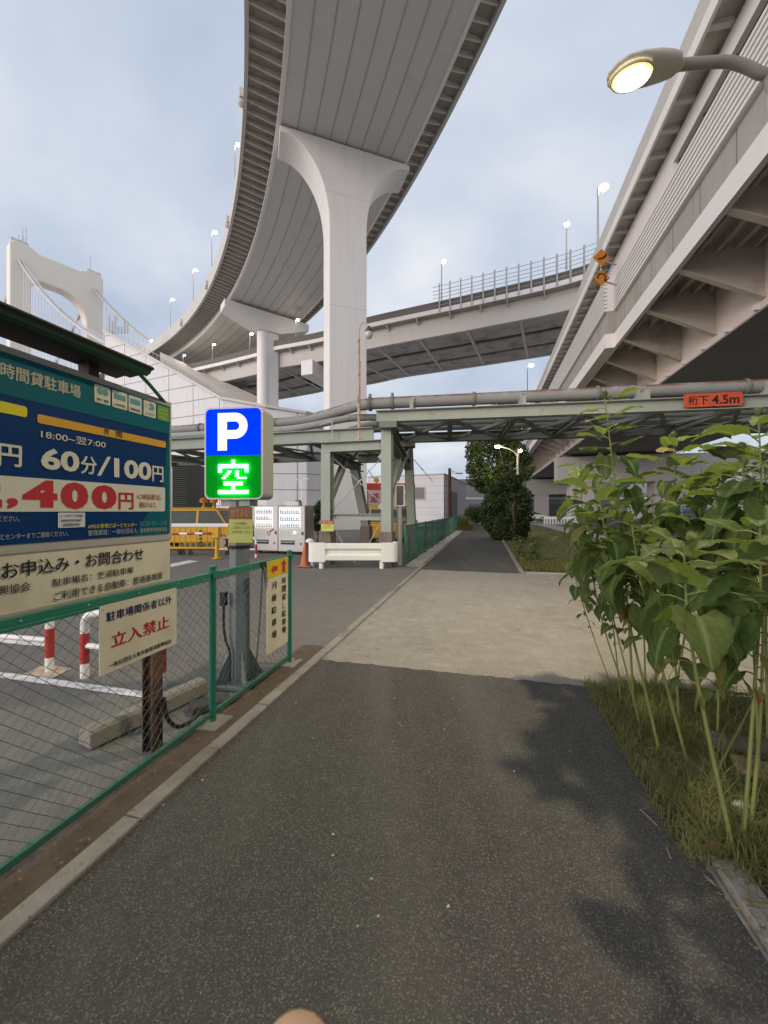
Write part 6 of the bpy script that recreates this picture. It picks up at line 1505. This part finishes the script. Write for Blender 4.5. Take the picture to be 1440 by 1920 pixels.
# =================================================================== GRASSES
def blades(mb, n, fn, rnd, h0, h1, w0, lean=.5):
    for _ in range(n):
        t, s, z = fn(rnd); a = rnd.random() * 6.28; h_ = rnd.uniform(h0, h1); w_ = w0 * rnd.uniform(.6, 1.4)
        d = V((math.cos(a), math.sin(a), 0)); sd_ = V((-d.y, d.x, 0)) * w_; p = L(t, s, z); ln_ = rnd.uniform(.1, lean) * h_
        q1 = p + d * ln_ * .35 + UZ * h_ * .6; q2 = p + d * ln_ + UZ * h_ * rnd.uniform(.75, 1)
        mb.add([p - sd_, p + sd_, q1 + sd_ * .7, q1 - sd_ * .7, q2], [(0, 1, 2, 3), (3, 2, 4)])
m_grass = leaf_mat('grass_blades', (.15, .17, .055), (.24, .235, .10), (.19, .2, .085), (.36, .27, .14), .28, .4)
rnd = random.Random(21)
def bedpos(r):
    while True:
        t = 1.02 + abs(r.gauss(0, .75)); s = r.uniform(-.6, 3.95)
        edge = 1.03 + .16 * mnoise.noise(V((s * 2.6, 0, 3))) - (.10 if s > 2.0 else -.14)
        if t < 3.6 and t > edge and mnoise.noise(V((t * 1.6, s * 1.6, 5))) > -.35: return t, s, -.01
b = MB(); blades(b, 21000, bedpos, rnd, .03, .16, .003, 2.6)
def bedtall(r):
    t, s, z = bedpos(r); return t, s, z
blades(b, 2600, bedtall, rnd, .12, .3, .0025, 2.2)
def creep(r): return 1.0 + r.uniform(-.12, .14), r.uniform(2.05, 3.95), -.01
blades(b, 2600, creep, rnd, .03, .11, .003, 1.6)
tag(b.build('grass', m_grass), kind='stuff')
b = MB(); m_dry = leaf_mat('dry_litter', (.20, .14, .08), (.30, .21, .13), (.25, .18, .11), (.24, .07, .05), .2, .1)
def litpos(r): return 1.02 + r.uniform(-.12, .5) ** 2 * 2, r.uniform(.3, 3.9), .0
for _ in range(1100):
    t, s, z = 1.0 + abs(rnd.gauss(.02, .18)) - .06, rnd.uniform(.2, 3.95), .012; a = rnd.random() * 6.28; l = rnd.uniform(.01, .06); w_ = rnd.uniform(.002, .009)
    d = V((math.cos(a), math.sin(a), rnd.uniform(-.1, .35))); sd_ = V((-d.y, d.x, 0)) * w_; p = L(t, s, z + rnd.uniform(0, .02))
    b.add([p, p + d * l * .5 + sd_, p + d * l, p + d * l * .5 - sd_], [(0, 1, 2, 3)])
for _ in range(420):      # bits blown onto the asphalt, the seam and the soil strip
    k = rnd.random()
    if k < .35: t, s = rnd.uniform(-1.7, .95), 3.86 + rnd.gauss(0, .05)
    elif k < .7: t, s = rnd.uniform(-2.05, -1.7), rnd.uniform(.5, 4.3)
    else: t, s = rnd.uniform(-1.7, .95), rnd.uniform(.8, 10)
    a = rnd.random() * 6.28; l = rnd.uniform(.008, .028); w_ = rnd.uniform(.002, .007)
    d = V((math.cos(a), math.sin(a), rnd.uniform(-.05, .2))); sd_ = V((-d.y, d.x, 0)) * w_; p = L(t, s, .02 if t < -1.7 else .004)
    b.add([p, p + d * l * .5 + sd_, p + d * l, p + d * l * .5 - sd_], [(0, 1, 2, 3)])
tag(b.build('dry_litter', m_dry), kind='stuff')
b = MB()
def verge(r): return r.uniform(1.0, 5.5), 11 + 26 * r.random() ** 1.6, .0
blades(b, 20000, verge, rnd, .02, .10, .006, 1.6)
def verge2(r): return r.uniform(1.0, 5), r.uniform(10.7, 13.5), 0
blades(b, 2500, verge2, rnd, .04, .2, .007, 1.6)
tag(b.build('verge_grass', leaf_mat('verge_blades', (.11, .125, .035), (.17, .165, .06), (.13, .14, .05), (.26, .20, .09), .2, .35)), kind='stuff')
b = MB()
def under(r): return r.uniform(-5.4, -2.5), r.uniform(11.6, 18), 0
blades(b, 2500, under, rnd, .04, .3, .006, .9); tag(b.build('weeds', m_grass), kind='stuff')
gc = L(-1.95, 33.5); gt = thing('tall_grass_clump', 'yellow-green clump of tall grass at the far end of the green fence', 'grass clump', gc)
b = MB()
def clump(r): return -1.95 + r.gauss(.15, .30), 33.5 + r.gauss(0, .4), 0
blades(b, 1300, clump, rnd, .3, 1.0, .013, 1.3)
def clump2(r): return -1.9 + r.gauss(.1, .14), 33.5 + r.gauss(0, .2), 0
blades(b, 700, clump2, rnd, .7, 1.5, .012, .8); b.build('blades', leaf_mat('clump_blades', (.12, .14, .035), (.22, .19, .07), (.18, .15, .06), (.30, .23, .12), .3, .3), gt)

# =================================================================== SUNFLOWERS
m_sun = leaf_mat('sunflower_leaf', (.052, .096, .024), (.128, .165, .048), (.13, .175, .075), (.22, .17, .05), .06, .34, True)
m_sunold = leaf_mat('sunflower_old_leaf', (.15, .12, .03), (.12, .13, .035), (.2, .16, .06), (.14, .06, .03), .4, .25)
m_stem = pmat('sunflower_stem', (.17, .195, .055), .6, .2, 6, .3, 60)
VEIN = []
def leaf_mesh(mb, base, dirh, pitch, ln_, wd, droop, fold, curl, rnd):
    """heart-shaped blade: base point, horizontal direction, starting pitch, length, width"""
    side = V((-dirh.y, dirh.x, 0)); NV, NU = 12, 5
    pos = V(base); ang = pitch; mid = []; nr = []
    for i in range(NV + 1):
        d = dirh * math.cos(ang) + UZ * math.sin(ang); mid.append(pos.copy()); nr.append((-dirh * math.sin(ang) + UZ * math.cos(ang), d))
        pos = pos + d * (ln_ / NV); ang -= droop / NV
    tw = rnd.uniform(-.45, .45); vs_ = []; ph = rnd.random() * 6
    for i in range(NV + 1):
        v = i / NV
        wv = wd * .5 * (math.sin(math.pi * min(1, (v * .93 + .07)) ** .62) ** .85) * (1 - .25 * v)
        n_, d = nr[i]; sd_ = (side * math.cos(tw * v) + n_ * math.sin(tw * v))
        for j in range(-NU, NU + 1):
            u = j / NU; au = abs(u)
            back_off = -ln_ * .20 * au ** 1.6 * (1 - v) ** 2.5
            wav = .035 * ln_ * math.sin(ph + v * 9 + (2 if u > 0 else 0)) * au * au
            ser = 1 + (.06 if (i + (1 if u > 0 else 0)) % 2 else -.05) * (au > .9)
            puck = .014 * ln_ * math.sin(v * 26 - au * 8)
            vs_.append(mid[i] + sd_ * (u * wv * ser) + d * back_off + n_ * (fold * au * wv - curl * au * au * wv + wav + puck * (.3 + au)))
    W_ = 2 * NU + 1
    for i in range(NV + 1):
        for j in range(-NU, NU + 1): VEIN.append(.6 if j == 0 else (.13 if (i + abs(j)) % 3 == 0 else 0.0))
    mb.add(vs_, [(i * W_ + j, (i + 1) * W_ + j, (i + 1) * W_ + j + 1, i * W_ + j + 1) for i in range(NV) for j in range(2 * NU)], True)
def sunflower(bpx, tops, label, nleaf, lsz, seed, start=.3, bud=True, r0=.013, bare=.0, dep=0.0):
    start += .07 if bpx[0] > 1370 else .03
    rnd = random.Random(seed); nleaf = int(nleaf * 1.9); lsz *= .98 if bpx[0] < 1370 else 1.05
    base = gnd(*bpx); base.z = 0
    P = [base - UZ * .03]
    for px, py, dY in tops: P.append(at(px, py, base.y + dY))
    o = thing('sunflower', label, 'sunflower', base, 0, 'sunflowers growing beside the path')
    C = curve_pts(P, 6); n = len(C)
    b = MB(); b.tube(C, [lerp(r0 * .8, r0 * .36, i / (n - 1)) for i in range(n)], 7)
    leaves = []
    tot = sum((C[i + 1] - C[i]).length for i in range(n - 1))
    a = rnd.random() * 6.28
    for k in range(nleaf):
        f = lerp(start, .985, (k + .5) / nleaf); p = along(C, tot * f); a += 2.4 + rnd.uniform(-.4, .4)
        d = V((math.cos(a), math.sin(a), 0))
        sz = lsz * (math.sin(math.pi * min(1, .22 + .75 * (1 - (f - start) / (1 - start)))) ** .7) * rnd.uniform(.78, 1.15)
        sz = max(sz, lsz * .32)
        pl_ = sz * rnd.uniform(.45, .75); upn = rnd.uniform(.25, .75) * (1 if f > .5 else .6)
        q1 = p + d * pl_ * .5 + UZ * pl_ * .42 * upn; q2 = p + d * pl_ + UZ * pl_ * .30 * upn
        cc = curve_pts([p, q1, q2], 3); b.tube(cc, [lerp(.0045, .003, i / (len(cc) - 1)) * (r0 / .013) for i in range(len(cc))], 5)
        old = f < start + .18 and rnd.random() < .5
        dr = rnd.uniform(.5, 1.5) if f < .8 else rnd.uniform(.3, 1.1)
        lm = MB(); leaf_mesh(lm, q2, d, rnd.uniform(-1.15, -.25) if f < .82 else rnd.uniform(-.1, .8), sz * (.6 if old else 1), sz * rnd.uniform(.72, .95) * (.4 if old else 1), dr, rnd.uniform(.1, .5), rnd.uniform(.0, .35), rnd)
        leaves.append((lm, old))
    tp = C[-1]
    b.build('stem', m_stem, o)
    for lm, old in leaves:
        lo_ = lm.build('leaf', m_sunold if old else m_sun, o); at_ = lo_.data.attributes.new('vein', 'FLOAT', 'POINT'); at_.data.foreach_set('value', VEIN[:len(lo_.data.vertices)])
    if bud:
        bb = MB()
        for k in range(26):
            a = rnd.random() * 6.28; el = rnd.uniform(-.3, 1.4); d = V((math.cos(a) * math.cos(el), math.sin(a) * math.cos(el), math.sin(el))); l = rnd.uniform(.03, .055); sd_ = d.orthogonal().normalized() * .008
            q = tp + UZ * .01; bb.add([q + d * .015 - sd_, q + d * .015 + sd_, q + d * l], [(0, 1, 2)])
        bb.lathe([(.001, .035), (.02, .025), (.026, .005), (.015, -.02), (.004, -.03)], tp + UZ * .008, 10); bb.build('flower_bud', m_sun, o)
    return o
sunflower((1190, 1330), [(1172, 1080, .0), (1150, 880, .03), (1133, 742, .06)], 'tall sunflower at the left of the clump, its tip before the rusty pipe', 17, .22, 1, .34, True, .012)
sunflower((1180, 1312), [(1125, 1150, .25), (1093, 960, .35), (1088, 860, .38)], 'leaning leafy sunflower at the left front of the clump', 17, .20, 2, .34, False, .010)
sunflower((1150, 1288), [(1108, 1180, .1), (1078, 1080, .15), (1062, 1000, .2)], 'small thin sunflower farthest left, leaning over the pale crossing', 10, .14, 3, .35, False, .007)
sunflower((1240, 1415), [(1180, 1170, .15), (1140, 1020, .25), (1118, 900, .3)], 'sunflower with a long bare lower stem leaning left from mid bed', 15, .24, 4, .40, False, .012)
sunflower((1226, 1300), [(1245, 1120, .0), (1265, 960, 0), (1263, 818, 0)], 'upright sunflower whose top stands under the middle of the girder', 18, .27, 5, .36, True, .013)
sunflower((1292, 1431), [(1235, 1230, .05), (1200, 1080, .12), (1185, 985, .15)], 'sunflower with a thick slanting stem in the middle of the clump', 13, .25, 6, .40, False, .013)
sunflower((1380, 1603), [(1318, 1330, .06), (1290, 1160, .10), (1282, 1020, .13)], 'front sunflower with the longest slanting green stem', 13, .25, 7, .42, False, .013)
sunflower((1392, 1590), [(1412, 1330, .05), (1425, 1130, .08), (1425, 975, .1)], 'front right sunflower with two bright parallel stems and broad grey-green leaves', 13, .28, 8, .40, False, .012)
sunflower((1404, 1585), [(1428, 1300, .4), (1430, 1000, .6), (1422, 775, .7)], 'tallest sunflower at the right edge of the photo', 19, .25, 9, .42, True, .012)
sunflower((1300, 1352), [(1330, 1150, .0), (1345, 1010, .05), (1350, 905, .1)], 'sunflower at the back right of the clump with pale curled leaves', 15, .26, 10, .35, False, .012)
sunflower((1335, 1330), [(1385, 1130, .0), (1400, 980, 0), (1395, 870, 0)], 'sunflower behind the front right pair with a nodding top', 14, .26, 11, .35, True, .012)
sunflower((1210, 1305), [(1205, 1120, .1), (1190, 1000, .2), (1175, 930, .2)], 'short bushy sunflower among the left stems', 13, .23, 12, .30, False, .010)
sunflower((1262, 1320), [(1290, 1150, .1), (1310, 1000, .15), (1315, 880, .2)], 'sunflower between the middle and right groups, its leaves reaching the girder sign', 15, .26, 13, .36, False, .012)
# small weedy young plants on the verge
for i, (px, py, h_) in enumerate(((975, 1052, .8), (1003, 1052, .75))):
    pb_ = gnd(px, py); pb_.z = 0; rnd = random.Random(40 + i)
    t = thing('young_plant', ('leafy young plant at the front corner of the verge', 'smaller young plant beside it, nearer the sunflowers')[i], 'plant', pb_)
    b = MB(); b.tube(curve_pts([pb_, pb_ + V((.05, 0, h_ * .5)), pb_ + V((-.02, 0, h_))]), .012, 5); b.build('stem', m_stem, t)
    lm = MB()
    for k in range(34):
        a = k * 2.4; d = V((math.cos(a), math.sin(a), 0)); leaf_mesh(lm, pb_ + UZ * h_ * lerp(.1, 1, k / 33) + d * .04, d, rnd.uniform(-.2, .4), rnd.uniform(.14, .3), rnd.uniform(.1, .18), rnd.uniform(.5, 1.2), .2, .1, rnd)
    lm.build('leaves', m_sun, t)
# debris in the bed
m_wood = pmat('old_timber', (.36, .25, .15), .85, .25, 5, .3, 40, dirt=(3, .5, .5))
def plank(p, q, w_, h_, label, mat):
    b = MB(); b.bar(p, q, w_, h_); tag(b.build('plank', mat, bevel=.006), label, 'plank')
plank(gnd(1375, 1452) + UZ * .07, gnd(1560, 1500) + UZ * .07, .17, .03, 'pale wooden board lying in the grass under the front right sunflowers', m_wood)
plank(gnd(1330, 1415) + UZ * .10, gnd(1560, 1448) + UZ * .10, .09, .07, 'dark weathered timber lying behind the pale board in the bed', pmat('dark_timber', (.10, .085, .07), .9, .3, 5, .3, 40))
plank(gnd(1345, 1272) + UZ * .03, gnd(1375, 1290) + UZ * .06, .05, .012, 'reddish-brown sliver of wood at the back edge of the bed', pmat('red_timber', (.16, .06, .04), .85, .2, 8))
def stone(p, r, label, mat, seed):
    rnd = random.Random(seed); b = MB(); rings = []
    for i in range(7):
        th = math.pi * i / 6
        rings.append([p + V((math.sin(th) * math.cos(R(k)) * r, math.sin(th) * math.sin(R(k)) * r * .8, math.cos(th) * r * .6)) * 1 + V((mnoise.noise(V((k, i, seed))), mnoise.noise(V((i, k, seed))), 0)) * r * .2 for k in range(0, 360, 36)])
    b.loft(rings, True, False, False); tag(b.build('stone', mat), label, 'stone')
stone(gnd(1392, 1530) + UZ * .04, .055, 'pale grey stone between the front right sunflower stems', pmat('pale_stone', (.42, .41, .42), .8, .2, 20), 2)
stone(gnd(1345, 1598) + UZ * .02, .045, 'small reddish stone in the dry litter at the front of the bed', pmat('red_stone', (.22, .11, .08), .9, .3, 20), 3)
b = MB(); tag(b.tube(curve_pts([gnd(1448, 1300) * V((1, 1, 0)) + UZ * .25, gnd(1400, 1400) * V((1, 1, 0)) + UZ * .22, gnd(1345, 1480) * V((1, 1, 0)) + UZ * .1, gnd(1328, 1520) * V((1, 1, 0)) + UZ * .01]), .006, 6).build('bent_stalk', m_stem), 'bent yellow-green stalk arching across the bed between the stems', 'stalk')
for i, (a, c, lbl) in enumerate((((1200, 1518), (1232, 1550), 'thin dry twig lying on the asphalt near the bed'), ((1250, 1590), (1258, 1612), 'shorter dry twig on the asphalt close to the stone kerb'))):
    b = MB(); tag(b.tube([gnd(*a) + UZ * .004, gnd(*c) + UZ * .006], .0028, 5).build('twig', pmat('twig', (.30, .2, .15), .9)), lbl, 'twig')

# =================================================================== FINGERTIP at the lower edge
FY = .085; fc = at(550, 2022, FY); fr = 80 / F * FY
fg = thing('fingertip', 'blurred tip of the photographer\'s finger at the bottom edge of the photo', 'finger', fc)
b = MB(); rings = []
dn = V((.12, -.25, -1)).normalized(); su = dn.cross(V((0, 1, 0))).normalized(); sv = dn.cross(su)
for i, (z, r) in enumerate([(-1.0, .02), (-.96, .28), (-.85, .53), (-.65, .76), (-.35, .94), (0, 1.0), (.8, 1.06), (1.6, 1.1), (2.2, 1.16), (2.8, 1.12), (4, 1.14), (5.2, 1.18)]):
    c = fc + dn * (z * fr) + V((0, -.0006 * max(0, z) ** 2, 0))
    rings.append([c + (su * math.cos(R(k)) + sv * math.sin(R(k))) * r * fr for k in range(0, 360, 20)])
b.loft(rings, True, True); b.build('finger', m_skin, fg)
b = MB(); nl = []
for i in range(6):
    v = i / 5
    nl.append([fc + dn * (lerp(-.7, .7, v) * fr) + (su * math.sin(R(a)) - V((0, 1, 0)) * math.cos(R(a))) * fr * (1.02 * math.sqrt(max(.05, 1 - max(0, -lerp(-.7, .7, v)) ** 2))) for a in range(-45, 46, 15)])
b.loft(nl, False); b.build('nail', pmat('nail', (.60, .42, .34), .3), fg)
cd.dof.use_dof = True; cd.dof.focus_distance = 7.0; cd.dof.aperture_fstop = 10.0
# slender extra sunflowers filling the clump
sunflower((1165, 1322), [(1150, 1180, .05), (1128, 1050, .1), (1112, 955, .12)], 'slender sunflower just inside the left edge of the clump', 11, .17, 21, .32, False, .008)
sunflower((1205, 1372), [(1160, 1200, .1), (1130, 1080, .15), (1100, 980, .2)], 'slender leaning sunflower with drooping leaves over the left stems', 10, .19, 22, .36, False, .009)
sunflower((1275, 1375), [(1262, 1200, .05), (1235, 1060, .1), (1222, 935, .12)], 'slender sunflower rising through the middle of the clump', 11, .21, 23, .36, False, .010)
sunflower((1345, 1400), [(1350, 1230, .05), (1368, 1080, .1), (1375, 960, .1)], 'slender sunflower between the front right stems', 10, .22, 24, .42, False, .010)
sunflower((1440, 1400), [(1436, 1200, .1), (1440, 1000, .1), (1432, 860, .1)], 'sunflower cut by the right edge of the photo behind the tallest one', 12, .24, 25, .40, True, .011)
sunflower((1425, 1480), [(1415, 1250, .15), (1400, 1020, .3), (1390, 840, .35)], 'broad-leaved sunflower between the tallest one and the nodding one', 14, .27, 31, .40, True, .011)
sunflower((1438, 1440), [(1442, 1200, .5), (1450, 980, .7), (1446, 800, .8)], 'sunflower half out of the frame at the far right edge', 14, .28, 32, .38, True, .011)
